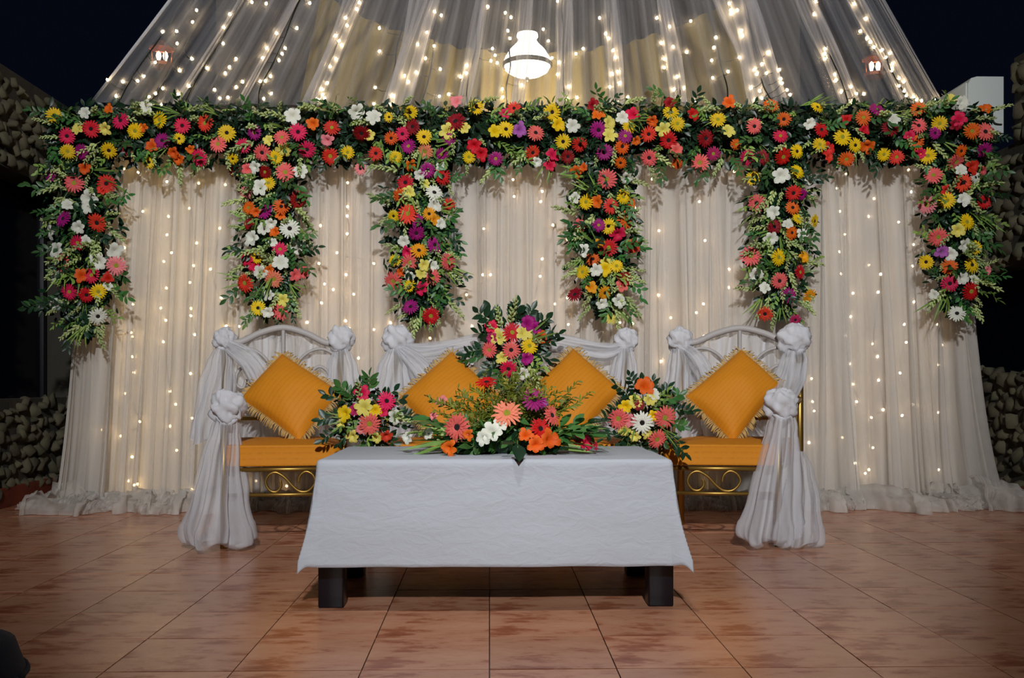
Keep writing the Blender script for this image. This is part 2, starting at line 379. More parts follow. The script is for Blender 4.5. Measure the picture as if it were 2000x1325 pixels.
# ------------------------------------------------------------------ backdrop: stand, liner, tulle drapes
YD = 5.95
stand = thing('backdrop_stand', (0.1, 6.13, 0), 'metal pipe stand carrying the drape and the flower garland', 'stand')
zt = 2.34
xl, xr = at(200, 200, 6.13).x, at(1850, 200, 6.13).x
obj('crossbar', mesh('crossbar', *tube_vf([(xl - 0.1, 0, zt), (xr - 0.1, 0, zt)], 0.02), M['gold']), stand)
for x in (xl - 0.1, 0.0, xr - 0.1):
    obj('upright', mesh('upright', *tube_vf([(x, 0, 0.015), (x, 0, zt)], 0.02), M['gold']), stand)
    obj('foot_plate', mesh('foot_plate', *bevel_box(x - 0.15, x + 0.15, -0.02, 0.2, 0.0, 0.015, 0.004), M['gold']), stand)

def fold_sum(x, comps, z):
    return sum(a * np.sin(2 * np.pi * x / l + p + d * z) for (a, l, p, d) in comps)
def smooth_noise(x, seed, f):
    r = np.random.RandomState(seed); k = r.uniform(0, 6.28, 5); fr = f * np.array([1, 1.7, 2.6, 3.9, 5.3]); a = np.array([1, .7, .5, .35, .25]) / 2.8
    return sum(a[i] * np.sin(fr[i] * x + k[i]) for i in range(5))
def sheer(seed, xt0, xt1, xb0, xb1, Y, ztop, nu=220, nv=46, amp=0.022, puddle=0.14, lump=0.07, flare=0.0):
    r = np.random.RandomState(seed)
    comps = [(amp * min(1.0, l / 0.16) * r.uniform(.5, 1.1), l * r.uniform(.85, 1.15), r.uniform(0, 6.28), r.uniform(-.5, .5)) for l in (0.47, 0.27, 0.17, 0.105, 0.066)]
    u = np.linspace(0, 1, nu)[:, None]; v = np.linspace(0, 1, nv)[None, :]
    vv = np.clip(v / 0.76, 0, 1); pd = np.clip((v - 0.76) / 0.24, 0, 1)
    x = (xt0 + (xt1 - xt0) * u) * (1 - vv) + (xb0 + (xb1 - xb0) * u) * vv
    xs = u * abs(xb1 - xb0)
    f = fold_sum(xs, comps, vv * 3) + 0.22 * amp * np.sin(2 * np.pi * xs / 0.034 + 3 * smooth_noise(xs, seed + 3, 9))
    x = x + 0.8 * (fold_sum(xs + 0.02, comps, vv * 3)) * (0.5 + 0.8 * vv)
    z = ztop * (1 - vv) + 0.03 * vv
    y = Y - f * (0.55 + 0.6 * vv)
    # puddled hem: runs forward on the floor in soft irregular heaps
    ln = 0.5 + 0.5 * smooth_noise(xs, seed + 1, 8) + 0 * v
    ln2 = 0.5 + 0.5 * smooth_noise(xs * 1.0 + 0.5 * np.sin(5 * v), seed + 2, 13)
    ln3 = smooth_noise(xs + 0.8 * pd, seed + 4, 38)
    y = y - puddle * (0.35 + 1.3 * ln) * np.sin(np.pi / 2 * pd) ** 1.3 - 0.03 * ln3 * np.sin(np.pi * pd)
    z = z + lump * (0.15 + 1.5 * ln2 ** 1.5) * np.sin(np.pi * pd ** 0.8) ** 0.8 * (1 + 0.35 * ln3) - 0.026 * pd ** 2
    z = np.maximum(z, 0.004)
    x = x + 0.05 * pd * smooth_noise(xs, seed + 5, 17)
    x = x + flare * (u ** 4 if flare > 0 else (1 - u) ** 4) * np.clip((v - 0.5) / 0.4, 0, 1) ** 2.5
    return np.stack([x, y + 0 * x, z + 0 * x], 2)
cuts_t = [178, 535, 820, 1175, 1525, 1872]
cuts_b = [122, 520, 815, 1180, 1535, 1925]
dl = ['left end tulle drape from the first to the second hanging flower column', 'tulle drape between the second and third hanging flower columns',
      'middle tulle drape behind the settee between the third and fourth flower columns', 'tulle drape between the fourth and fifth hanging flower columns',
      'right end tulle drape with the wide hem puddled against the right wall']
for i in range(5):
    a, b = at(cuts_t[i], 225, YD), at(cuts_t[i + 1], 225, YD)
    c, d = at(cuts_b[i], 985, YD), at(cuts_b[i + 1], 985, YD)
    t = thing('tulle_drape', ((c.x + d.x) / 2, YD, 0), dl[i], 'drape', 'sheer tulle drapes of the backdrop')
    off = Vector(t.location)
    for k, (yy, mt, am) in enumerate(((YD - 0.02, M['tulle_bg'], 0.032), (YD + 0.03, M['tulle_bg2'], 0.030))):
        e0, e1 = (-0.05 if i > 0 else 0), (0.05 if i < 4 else 0)
        P = sheer(40 + i * 7 + k, a.x + e0, b.x + e1, c.x + e0, d.x + e1, yy, 2.36 - 0.01 * k, amp=am, puddle=(0.17 if k == 0 else 0.05) * (1.5 if i in (0, 4) else 1), lump=0.085, flare=(-0.08 if i == 0 else 0.2 if i == 4 else 0))
        obj('sheer_layer', grid_mesh('sheer_layer', P - np.array(off), mt), t)
    # soft heaps of spare tulle lying along the hem
    for hk in range(3):
        r = random.Random(100 + i * 5 + hk); w0, w1 = c.x + (d.x - c.x) * (hk + r.uniform(0, .15)) / 3, c.x + (d.x - c.x) * (hk + r.uniform(.8, 1.05)) / 3
        nu, nv = 44, 22; P = np.zeros((nu, nv, 3)); R0 = r.uniform(.05, .085)
        for p in range(nu):
            q = p / (nu - 1)
            for j in range(nv):
                an = math.pi * j / (nv - 1)
                nn = noise.noise(Vector((q * 5 + hk * 9, an * 1.6, i * 3.1))); n2 = noise.noise(Vector((q * 13, an * 4 + hk, i * 5.7)))
                rad = R0 * (math.sin(math.pi * min(1, max(0, q))) ** .5) * (1 + .55 * nn + .3 * n2)
                P[p, j] = (w0 + (w1 - w0) * q + .03 * n2, YD - .13 + .05 * math.sin(q * 7 + hk * 2 + i) - math.cos(an) * rad * 1.5, .004 + max(0, math.sin(an)) * rad)
        obj('bunched_hem', grid_mesh('bunched_hem', P - np.array(off), M['tulle_bg']), t)
    # side ends: hem bunched outwards on the floor
    if i in (0, 4):
        s = -1 if i == 0 else 1
        nu, nv = 60, 26
        P = np.zeros((nu, nv, 3)); r = np.random.RandomState(5 + i)
        L_ = 0.34 if i == 0 else 0.40
        xe = c.x if i == 0 else d.x
        for p in range(nu):
            q = p / (nu - 1)
            for j in range(nv):
                an = math.pi * j / (nv - 1)
                rad = (0.10 - 0.055 * q if i == 0 else 0.17 - 0.10 * q) * (1 + 0.28 * noise.noise(Vector((q * 7, an * 2.4, i * 9.1))) + 0.1 * math.sin(an * 9 + q * 6))
                P[p, j] = (xe + s * (q * L_ - 0.12), YD - 0.06 - math.cos(an) * rad * 1.2, 0.004 + max(0, math.sin(an)) * rad * (1.0 if i == 4 else 0.8))
        obj('bunched_hem', grid_mesh('bunched_hem', P - np.array(off), M['tulle_bg']), t)
# liner behind
nu, nv = 260, 30
u = np.linspace(0, 1, nu)[:, None]; v = np.linspace(0, 1, nv)[None, :]
xa0, xa1, xb0, xb1 = at(190, 225, 6.1).x, at(1862, 225, 6.1).x, at(170, 985, 6.1).x, at(1872, 985, 6.1).x
xx = (xa0 + (xa1 - xa0) * u) * (1 - v) + (xb0 + (xb1 - xb0) * u) * v
yy = 6.10 + 0.012 * np.sin(2 * np.pi * u * 26 + 2 * v) + 0.008 * np.sin(2 * np.pi * u * 61) + 0 * v
zz = 2.33 * (1 - v) + 0.01 * v + 0 * u
lin = obj('backdrop_liner', grid_mesh('backdrop_liner', np.stack([xx, yy, zz], 2), M['liner']))
tag(lin, 'plain cream lining cloth hanging behind the sheer tulle and fairy lights', 'cloth')

# ------------------------------------------------------------------ curtain, lamp and lanterns behind the canopy
cx0, cx1 = at(545, 150, 6.6).x, at(1505, 150, 6.6).x
nu, nv = 200, 12
P = np.zeros((nu, nv, 3))
for i in range(nu):
    uu = i / (nu - 1); px = 545 + (1505 - 545) * uu
    e = (px - 1040) / 400.0
    topy = 106 - 70 * abs(e) ** 1.9 - 40 * max(0, abs(e) - 0.85)
    zt_ = at(px, topy, 6.6).z
    for j in range(nv):
        vj = j / (nv - 1)
        P[i, j] = (cx0 + (cx1 - cx0) * uu - (uu - .5) * 0.55 * (1 - vj), 6.6 + 0.03 * math.sin(uu * 120 + 2 * math.sin(uu * 17)) + 0.02 * math.sin(uu * 61), zt_ * (1 - vj) + 1.9 * vj)
cu = obj('valance_curtain', grid_mesh('valance_curtain', P, M['curtain_yellow'])); tag(cu, 'dull yellow pleated curtain with a sagging top edge behind the canopy', 'curtain')

def place(px, py, Y): return at(px, py, Y)
lp = place(1030, 108, 6.3)
lt = thing('globe_lamp', lp, 'lit white bell shaped glass lamp glowing through the canopy', 'lamp')
k = mpp(6.3)
prof = [(0.001, 44), (12, 44), (20, 42), (21, 36), (17, 30), (22, 22), (34, 10), (43, -4), (47, -14)]
obj('glass_shade', mesh('glass_shade', *lathe_vf([(r * k, z * k) for r, z in prof], 32), M['lamp_glow']), lt)
obj('band', mesh('lamp_band', *lathe_vf([(47 * k, -14 * k), (49 * k, -16 * k), (49 * k, -21 * k), (46 * k, -23 * k)], 32), M['lamp_metal']), lt)
obj('lower_bowl', mesh('lower_bowl', *lathe_vf([(45 * k, -22 * k), (40 * k, -31 * k), (28 * k, -38 * k), (12 * k, -42 * k), (0.001, -43 * k)], 32), M['lamp_glow']), lt)
obj('finial', mesh('finial', *lathe_vf([(0.001, -52 * k), (3 * k, -50 * k), (4 * k, -46 * k), (2 * k, -42 * k)], 12), M['lamp_metal']), lt)
obj('rod', mesh('lamp_rod', *tube_vf([(0, 0, 43 * k), (0, 0, 1.6)], 0.008), M['lamp_metal']), lt)
pl = bpy.data.lights.new('globe_light', 'POINT'); pl.energy = 9; pl.color = (1, 0.86, 0.6); pl.shadow_soft_size = 0.1
po = bpy.data.objects.new('globe_light', pl); col.objects.link(po); po.parent = lt; po.location = (0, 0, -0.25)
for nm, px, py, lab in (('lantern', 316, 108, 'small copper lantern glowing behind the left end of the canopy'), ('lantern', 1708, 128, 'small copper lantern with two bulbs behind the right end of the canopy')):
    t = thing(nm, place(px, py, 6.35), lab, 'lantern', 'copper lanterns behind the canopy'); k = mpp(6.35)
    obj('roof', mesh('lantern_roof', *lathe_vf([(0.001, 30 * k), (5 * k, 28 * k), (9 * k, 22 * k), (24 * k, 14 * k), (25 * k, 12 * k)], 8), M['copper'], smooth=False), t)
    obj('base', mesh('lantern_base', *lathe_vf([(0.001, -32 * k), (10 * k, -30 * k), (20 * k, -22 * k), (22 * k, -16 * k), (0.001, -16 * k)], 8), M['copper'], smooth=False), t)
    obj('post', mesh('lantern_post', *tube_vf([(0, 0, -30 * k), (0, 0, -t.location.z)], 0.02), M['lamp_metal']), t)
    for a in range(4):
        an = a * math.pi / 2 + 0.6
        obj('corner_bar', mesh('corner_bar', *tube_vf([(18 * k * math.cos(an), 18 * k * math.sin(an), -16 * k), (20 * k * math.cos(an), 20 * k * math.sin(an), 13 * k)], 1.2 * k, 6), M['copper']), t)
    for dx in (-6, 7):
        obj('bulb', mesh('lantern_bulb', *lathe_vf([(0.001, -15 * k), (2 * k, -14 * k), (3 * k, -8 * k), (5 * k, -2 * k), (4 * k, 4 * k), (0.001, 8 * k)], 12), M['lantern_glow']), t, (dx * k, 0, 0))

# ------------------------------------------------------------------ canopy of sheer tulle with gathers
APX = Vector((0.36, 4.0, 4.72))
YH, ZH = 5.86, 2.41
def can_pt(pxb, t, off=0.0, py=206):
    b = at(pxb, py, YH); b.z = at(pxb, 206 - 10 * abs((pxb - 1000) / 850), YH).z
    p = b.lerp(APX, t)
    p.z -= 0.10 * math.sin(math.pi * min(1, t)) * 1.0
    return p + Vector((0, -0.777, -0.63)) * off
seams = [182, 345, 470, 606, 772, 905, 1010, 1100, 1206, 1328, 1500, 1660, 1775, 1833]
cl = ['at the far left edge', 'second from the left edge', 'third from the left edge', 'fourth from the left edge, left of the globe lamp', 'fifth from the left edge, left of the globe lamp', 'just left of the globe lamp',
      'in front of the globe lamp', 'just right of the globe lamp', 'second to the right of the globe lamp', 'third to the right of the globe lamp', 'fourth from the right edge with a broad white gather', 'next to the right edge strip, before the lantern', 'narrow strip at the far right edge']
gw = [0.012, 16, 16, 40, 58, 30, 26, 32, 34, 40, 78, 42, 34, 12]
for i in range(len(seams) - 1):
    base = can_pt((seams[i] + seams[i + 1]) / 2, 0)
    t = thing('tulle_canopy', base, 'sheer tulle canopy panel ' + cl[i], 'canopy', 'sheer tulle canopy panels')
    nu, nv = 26, 26; P = np.zeros((nu, nv, 3)); ph = rnd.uniform(0, 6)
    for a in range(nu):
        s = a / (nu - 1)
        for j in range(nv):
            tt = (j / (nv - 1)) ** 1.6 * 0.97
            pxb = seams[i] + (seams[i + 1] - seams[i]) * s
            sag = 0.05 * math.sin(math.pi * s) + 0.012 * math.sin(s * 14 + ph + tt * 3)
            P[a, j] = can_pt(pxb, tt, sag * (1 - tt))
    if i == 0: obj('rolled_hem', mesh('rolled_hem', *tube_vf([can_pt(seams[0], q / 12 * 0.95) - base for q in range(13)], 0.009, 6), M['tulle_knot']), t)
    obj('sheet', grid_mesh('canopy_sheet', P - np.array(base), M['tulle_can']), t)
    # gathered folds along its right seam
    wpx = gw[i + 1]
    n = 3 if wpx < 20 else 5
    nu = 90; P = np.zeros((nu, nv, 3)); sx = seams[i + 1]
    for a in range(nu):
        s = a / (nu - 1)
        for j in range(nv):
            tt = (j / (nv - 1)) ** 1.6 * 0.97
            wd_ = wpx * (0.9 + 0.8 * tt) * (1 + 0.12 * math.sin(tt * 21 + ph))
            me_ = s + 0.30 / n * 2 * math.sin(2 * math.pi * n * s) + 0.10 * math.sin(9 * tt + 5 * s + ph) + 0.05 * math.sin(23 * tt - 8 * s)
            P[a, j] = can_pt(sx + (me_ - 0.5) * wd_, tt, 0.02 + 0.022 * math.cos(2 * math.pi * n * s))
    if i < len(seams) - 2 or True:
        obj('gathered_fold', grid_mesh('gathered_fold', P - np.array(base), M['tulle_gather']), t)
# ------------------------------------------------------------------ fairy lights
def bulb_mesh(nm, mat, r):
    return mesh(nm, *lathe_vf([(0.0004, r * 1.35), (r, r * .35), (r * .8, -r * .7), (0.0004, -r * 1.1)], 8), M[mat])
bulb_me = bulb_mesh('bulb', 'bulb', 0.0074)
bulb_pl = bulb_mesh('bulb_pale', 'bulb_pale', 0.0078)
bulb_wm = bulb_mesh('bulb_warm', 'bulb_warm', 0.0075)
bulb_bk = bulb_mesh('bulb_back', 'bulb_back', 0.0078)
def can_bulb(px, py):
    # meet the canopy plane
    a, b = at(px, py, 5.0), at(px, py, 6.0)
    lo, hi = 4.6, 6.0
    f = lambda Y: (at(px, py, Y).z - ZH) + (APX.z - ZH) / (YH - APX.y) * (Y - YH) + 0.04
    for _ in range(40):
        mid = (lo + hi) / 2
        if f(mid) > 0: hi = mid
        else: lo = mid
    return at(px, py, lo - 0.035)
CB = """384,20 492,4 520,7 605,6 449,28 376,43 318,62 345,61 346,85 437,53 303,122 375,115 436,85 540,65 580,55 521,94 557,94 513,113 551,105 545,118 461,115 404,133 351,138 448,131 440,143 281,149 269,158 210,156 240,160 227,188 291,189 304,183 318,173 348,184 369,168 315,205 419,175 461,170 474,160 430,192 445,190 528,149 508,159 518,158 530,183 515,193 656,70 667,88 662,80 639,162 645,130 656,115 628,174 630,185 622,195 634,192 675,35 678,50 702,5 697,18
741,55 849,23 862,30 834,63 816,87 848,90 831,114 741,100 813,141 790,148 797,160 860,135 733,171 766,187 764,203 730,203 858,188 876,184 912,128 911,143 899,150 953,13 987,25 998,34 992,60 996,75 962,95 967,108 959,119 971,123 990,137 981,174 982,190 1019,166 1089,2 1061,57 1071,80 1078,113 1092,122 1089,145 1110,169 1107,193 1127,190 1171,35 1183,66 1189,75 1198,98 1202,112 1206,140 1196,144 1210,162 1191,170 1202,200 1226,190 1283,35 1308,52 1292,84 1315,91 1297,115 1297,132 1322,150 1316,175 1336,172 1326,193 1341,102 1139,95 1125,105
1424,7 1427,20 1440,20 1427,27 1349,41 1398,73 1450,70 1448,60 1394,93 1390,118 1444,112 1488,125 1473,136 1478,145 1422,140 1392,152 1497,143 1500,103 1467,172 1484,178 1488,192 1475,197 1522,136 1525,154 1527,163 1537,176 1543,185 1590,28 1593,3 1612,95 1611,105 1611,115 1631,146 1632,158 1662,170 1643,180 1673,183 1687,184 1663,200 1668,8 1691,36 1680,61 1693,75 1700,82 1707,92 1722,98 1738,104 1730,112 1743,125 1742,132 1742,138 1756,153 1765,160 1756,168 1766,178 1784,190 1790,195 1800,197 1770,187 1828,194 1358,200"""
CB = [tuple(map(int, s.split(','))) for s in CB.split()]
edges = [150, 255, 330, 400, 460, 525, 600, 690, 790, 870, 950, 1060, 1150, 1255, 1400, 1470, 1560, 1640, 1740, 1850]
ordn = ['first', 'second', 'third', 'fourth', 'fifth', 'sixth', 'seventh', 'eighth', 'ninth', 'tenth', 'eleventh', 'twelfth', 'thirteenth', 'fourteenth', 'fifteenth', 'sixteenth', 'seventeenth', 'eighteenth', 'nineteenth', 'twentieth']
def light_string(bulbs, bm_, label, group, zigzag=0.012, spine=None):
    pts = [Vector(b) for b in bulbs]
    base = pts[-1].copy()
    t = thing('string_light', base, label, 'string lights', group)
    r = random.Random(len(pts) * 31 + int(base.x * 100))
    wp = []
    for p in pts: wp.append(p - base + Vector((r.uniform(-1, 1) * zigzag, 0.012, r.uniform(-1, 1) * zigzag)))
    if spine:   # a twisted dark cable with a short lead to every bulb
        sp = catmull([Vector(q) - base + Vector((r.uniform(-1, 1) * .012, .004, r.uniform(-1, 1) * .008)) for q in spine], 5)
        V, Fc = tube_vf(sp, .0042, 6)
        for p in pts:
            q = min(sp, key=lambda a: (a + base - p).length)
            if (q + base - p).length > .12: continue
            tube_vf([q, q.lerp(p - base, .5) + Vector((0, 0, -.01)), p - base + Vector((0, .004, 0))], .0016, 4, V=V, Fc=Fc)
        obj('wire', mesh('string_wire', V, Fc, M['wire']), t)
    elif len(wp) > 1: obj('wire', mesh('string_wire', *tube_vf(catmull(wp, 4), 0.0022, 5), M['wire']), t)
    for p in pts: obj('bulb', bm_, t, p - base, (r.uniform(-.8, .8), r.uniform(-.8, .8), 0))
    return t
ns = 0
for i in range(len(edges) - 1):
    sel = [(x, y) for (x, y) in CB if edges[i] <= 1102 + (x - 1102) * 1385.0 / (y + 1180.0) < edges[i + 1]]
    sel.sort(key=lambda q: q[1])
    if not sel: continue
    xm = sum(1102 + (x - 1102) * 1385.0 / (y + 1180.0) for x, y in sel) / len(sel)
    pts = [can_bulb(x, y) for x, y in sel]
    spine = [can_bulb(1102 + (xm - 1102) * (yy + 1180.0) / 1385.0 + rnd.uniform(-5, 5), yy) for yy in (203, 170, 130, 90, 50, 10, -40, -120)]
    light_string(pts, bulb_me, '%s string of warm fairy lights from the left on the canopy' % ordn[ns], 'fairy light strings on the canopy', spine=spine); ns += 1
BB = """242,330 270,337 326,355 388,358 370,407 279,413 233,417 329,423 440,361 326,459 384,475 335,494 429,446 378,519 411,526 320,511 243,484 325,563 371,552 260,595 314,602 373,603 373,617 324,626 257,650 258,658 319,668 380,654 258,697 261,728 372,730 244,769 332,765 343,790 273,824 332,833 185,640 200,840 236,852 375,817 345,880 258,893 250,940 262,948 268,946 432,582 442,637 467,638 375,957 365,966
679,357 679,404 678,422 678,457 626,441 658,494 623,515 676,537 651,566 628,592 600,630 568,593 675,627 682,642 730,644 691,575 763,631 634,555 730,515
1002,351 1059,374 1004,384 1056,394 1080,440 1108,453 1108,468 1059,506 1055,540 945,447 943,537 911,576 1046,591 922,637 840,661 1108,582 1110,634 1084,594 858,488 958,537
1274,350 1366,394 1287,451 1377,470 1374,594 1236,632 1310,621 1375,657 1286,577 1424,526 1423,562 1360,611 1291,706 1434,335 1211,630 1240,406
1652,340 1635,368 1707,388 1774,332 1780,375 1696,423 1640,413 1650,458 1640,492 1643,535 1715,571 1666,573 1755,434 1784,478 1783,520 1785,590 1697,518 1720,536 1661,619 1652,655 1766,634 1831,634 1704,672 1840,674 1714,697 1770,669 1659,711 1833,713 1585,740 1716,743 1758,729 1666,751 1587,785 1673,785 1784,791 1725,801 1590,803 1702,816 1762,812 1833,806 1645,855 1580,865 1705,875 1670,905 1690,925 1697,918 1833,918
845,865 500,940 560,950 1375,860 700,700 1390,940"""
BB = [tuple(map(int, s.split(','))) for s in BB.split()]
edg = [150, 225, 290, 352, 405, 500, 610, 655, 750, 900, 1030, 1095, 1150, 1270, 1340, 1400, 1500, 1615, 1680, 1745, 1800, 1860]
nb = 0
for i in range(len(edg) - 1):
    sel = sorted([q for q in BB if edg[i] <= q[0] < edg[i + 1]], key=lambda q: q[1])
    if len(sel) < 1: continue
    pts = [at(x, y, 6.025) for x, y in sel]
    light_string(pts, bulb_wm if edg[i] < 480 else bulb_pl if edg[i] >= 1500 else bulb_bk, '%s hanging string of fairy lights from the left behind the tulle drape' % ordn[nb] if nb < 20 else 'rightmost hanging string of fairy lights behind the tulle drape', 'fairy light strings behind the drape'); nb += 1

# ------------------------------------------------------------------ flowers and greenery: shared meshes
def leaf_vf(V, Fc, base, d, n, L, W, curl=0.15, fold=0.25):
    d = Vector(d).normalized(); n = Vector(n); n = (n - d * n.dot(d)).normalized(); s = d.cross(n)
    b0 = len(V); prof = [(0.0, 0.08), (0.28, 0.85), (0.55, 1.0), (0.82, 0.6), (1.0, 0.0)]
    for (t, ww) in prof:
        c = Vector(base) + d * (L * t) - n * (curl * L * t * t)
        V.append(c + s * (W / 2 * ww) + n * (fold * W / 2 * ww)); V.append(c); V.append(c - s * (W / 2 * ww) + n * (fold * W / 2 * ww))
    for i in range(len(prof) - 1):
        a = b0 + i * 3
        Fc.append((a, a + 1, a + 4, a + 3)); Fc.append((a + 1, a + 2, a + 5, a + 4))
def spray_leafy(seed, n=10, L=0.21, ll=0.058, lw=0.026, mat='leaf'):
    r = random.Random(seed); V, Fc = [], []
    stem = [Vector((0, r.uniform(-.01, .01) * i, -0.02 * (i / 5) ** 2 + 0.01 * i)) + Vector((L * i / 5, 0, 0)) for i in range(6)]
    tube_vf(stem, 0.0018, 4, V=V, Fc=Fc)
    for k in range(n):
        t = 0.15 + 0.85 * k / (n - 1); q = stem[min(4, int(t * 5))].lerp(stem[min(5, int(t * 5) + 1)], t * 5 - int(t * 5)) if t < 1 else stem[5]
        sd = 1 if k % 2 else -1
        d = Vector((0.75, sd * 0.8, r.uniform(-.25, .45))) if k < n - 1 else Vector((1, 0, 0))
        leaf_vf(V, Fc, q, d, (r.uniform(-.3, .3), r.uniform(-.4, .4), 1), ll * r.uniform(.8, 1.15), lw * r.uniform(.8, 1.2))
    return mesh('leaf_spray', V, Fc, M[mat])
def spray_bud(seed, n=16, L=0.2, mat='bud'):
    r = random.Random(seed); V, Fc = [], []
    stem = [Vector((L * i / 5, 0.012 * math.sin(i), 0.006 * i - 0.003 * i * i * .3)) for i in range(6)]
    tube_vf(stem, 0.002, 4, V=V, Fc=Fc)
    for k in range(n):
        t = 0.2 + 0.8 * k / (n - 1); i = min(4, int(t * 5)); q = stem[i].lerp(stem[i + 1], t * 5 - i)
        an = k * 2.4; d = Vector((0.95, 0.65 * math.cos(an), 0.65 * math.sin(an))).normalized()
        l = 0.046 * (1.15 - 0.5 * t); tube_vf([q, q + d * l * .35, q + d * l * .8, q + d * l], [0.0015, 0.0095 * (1.1 - .5 * t), 0.009 * (1.1 - .5 * t), 0.0006], 5, V=V, Fc=Fc)
    return mesh('bud_spike', V, Fc, M[mat])
def spray_blade(seed, n=4, L=0.24, mat='leaf_light'):
    r = random.Random(seed); V, Fc = [], []
    for k in range(n):
        leaf_vf(V, Fc, (0, 0, 0), (1, r.uniform(-.45, .45), r.uniform(-.1, .3)), (r.uniform(-.5, .5), r.uniform(-.5, .5), 1), L * r.uniform(.6, 1.05), 0.013, curl=r.uniform(0, .35))
    return mesh('blade_leaves', V, Fc, M[mat])
def spray_fern(seed, n=34, L=0.2, mat='fern'):
    r = random.Random(seed); V, Fc = [], []
    stem = [Vector((L * i / 5, 0.01 * math.sin(i * 1.3 + seed), -0.004 * i * i * .4 + 0.008 * i)) for i in range(6)]
    tube_vf(stem, 0.0014, 4, V=V, Fc=Fc)
    for k in range(n):
        t = 0.12 + 0.88 * k / (n - 1); i = min(4, int(t * 5)); q = stem[i].lerp(stem[i + 1], t * 5 - i)
        an = r.uniform(0, 6.28); d = (0.8, math.cos(an), math.sin(an))
        leaf_vf(V, Fc, q, d, (math.sin(an), r.uniform(-1, 1), 1), r.uniform(.014, .032) * (1.25 - .6 * t), 0.006, 0.1, 0.1)
    return mesh('fern_sprig', V, Fc, M[mat])
SPR = {'leaf': [spray_leafy(k) for k in range(4)], 'deep': [spray_leafy(k + 10, mat='leaf_deep') for k in range(4)],
       'bud': [spray_bud(k) for k in range(4)], 'blade': [spray_blade(k) for k in range(4)], 'fern': [spray_fern(k) for k in range(4)],
       'light': [spray_leafy(k + 20, 9, 0.17, 0.05, 0.02, 'leaf_light') for k in range(3)]}
SPN = {'leaf': 'leaf_spray', 'deep': 'leaf_spray', 'bud': 'bud_spike', 'blade': 'blade_leaves', 'fern': 'fern_sprig', 'light': 'leaf_spray'}

def gerbera_mesh(c, seed, rows=((19, 1.0, 0.10), (17, 0.80, 0.24), (13, 0.52, 0.36))):
    # unit radius, faces +Z
    r = random.Random(seed); V, Fc = [], []
    for (n, L, up) in rows:
        a0 = r.uniform(0, 6)
        for k in range(n):
            a = a0 + 2 * math.pi * k / n + r.uniform(-.06, .06); l = L * r.uniform(.9, 1.06); wd = 0.16 * (0.75 + .35 * L) * r.uniform(.9, 1.15)
            d = Vector((math.cos(a), math.sin(a), 0)); s = Vector((-d.y, d.x, 0)); b0 = len(V)
            lift = up + r.uniform(-.05, .06)
            for t, ww, zz in ((0.16, .45, 0.0), (.5, .95, .75), (.82, 1.0, 1.0), (1.0, .45, .85)):
                c0 = d * (l * t) + Vector((0, 0, lift * l * zz - 0.25 * l * max(0, t - .7) * (1 if up < .2 else .4)))
                V.append(c0 + s * (wd / 2 * ww)); V.append(c0 - s * (wd / 2 * ww) + Vector((0, 0, 0.012)))
            for i in range(3): Fc.append((b0 + 2 * i, b0 + 2 * i + 1, b0 + 2 * i + 3, b0 + 2 * i + 2))
    # calyx cup and stem stub keep the petals together
    n = 10; b0 = len(V)
    for z, rr in ((-0.35, .08), (-.12, .14), (.02, .24)):
        for k in range(n): V.append(Vector((rr * math.cos(2 * math.pi * k / n), rr * math.sin(2 * math.pi * k / n), z)))
    for i in range(2):
        for k in range(n): Fc.append((b0 + i * n + k, b0 + i * n + (k + 1) % n, b0 + (i + 1) * n + (k + 1) % n, b0 + (i + 1) * n + k))
    return mesh('gerbera_flower', V, Fc, PM[c])
def lily_mesh(c, seed):
    r = random.Random(seed); V, Fc = [], []
    for k in range(6):
        a = 2 * math.pi * k / 6 + r.uniform(-.12, .12); d = Vector((math.cos(a), math.sin(a), 0)); s = Vector((-d.y, d.x, 0)); b0 = len(V)
        ph = r.uniform(0, 6); op = r.uniform(.8, 1.1) * (1 if k % 2 else .9)
        for i, (t, ww, zz) in enumerate(((0.02, .10, -.25), (.28, .42, .22), (.58, .66, .42), (.85, .6, .42), (1.02, .14, .30))):
            for q in (-1, -.35, .35, 1):
                ruff = 0.07 * math.sin(ph + q * 4 + t * 7) * t
                V.append(d * (t * op) + s * (q * ww / 2) + Vector((0, 0, zz + ruff + .12 * abs(q) * (1 - t))))
        for i in range(4):
            for q in range(3): a_ = b0 + i * 4 + q; Fc.append((a_, a_ + 1, a_ + 5, a_ + 4))
    return mesh('lily_bloom', V, Fc, PM[c])
GER = {}; LIL = {}
def ger(c):
    if c not in GER: GER[c] = [gerbera_mesh(c, ord(c) * 3 + k) for k in range(3)]
    return rnd.choice(GER[c])
def lil(c):
    if c not in LIL: LIL[c] = [lily_mesh(c, ord(c) * 5 + k) for k in range(3)]
    return rnd.choice(LIL[c])
def center_mesh(mat):
    prof = [(0.27, 0.02), (0.26, 0.09), (0.2, 0.13), (0.1, 0.12), (0.001, 0.09)]
    return mesh('flower_center', *lathe_vf(prof, 12), M[mat])
CEN = {'k': center_mesh('center_dark'), 'g': center_mesh('center_green')}
def face_rot(direction, spin):
    q = Vector(direction).normalized().to_track_quat('Z', 'Y')
    return (q @ Euler((0, 0, spin)).to_quaternion()).to_euler()
def spray_rot(direction, up, roll=0.0):
    d = Vector(direction).normalized(); u = Vector(up); u = (u - d * u.dot(d))
    u = u.normalized() if u.length > 1e-4 else d.orthogonal().normalized()
    v = u.cross(d)
    m = Matrix((d, v, u)).transposed()
    return (m.to_quaternion() @ Euler((roll, 0, 0)).to_quaternion()).to_euler()
def add_gerbera(parent, wpos, c, rad, direction, cen=None):
    cen = cen or rnd.choice('kkg')
    o = obj('gerbera_flower', ger(c), parent, Vector(wpos) - parent.location, face_rot(direction, rnd.uniform(0, 6.28)), rad)
    obj('flower_center', CEN[cen], o); return o
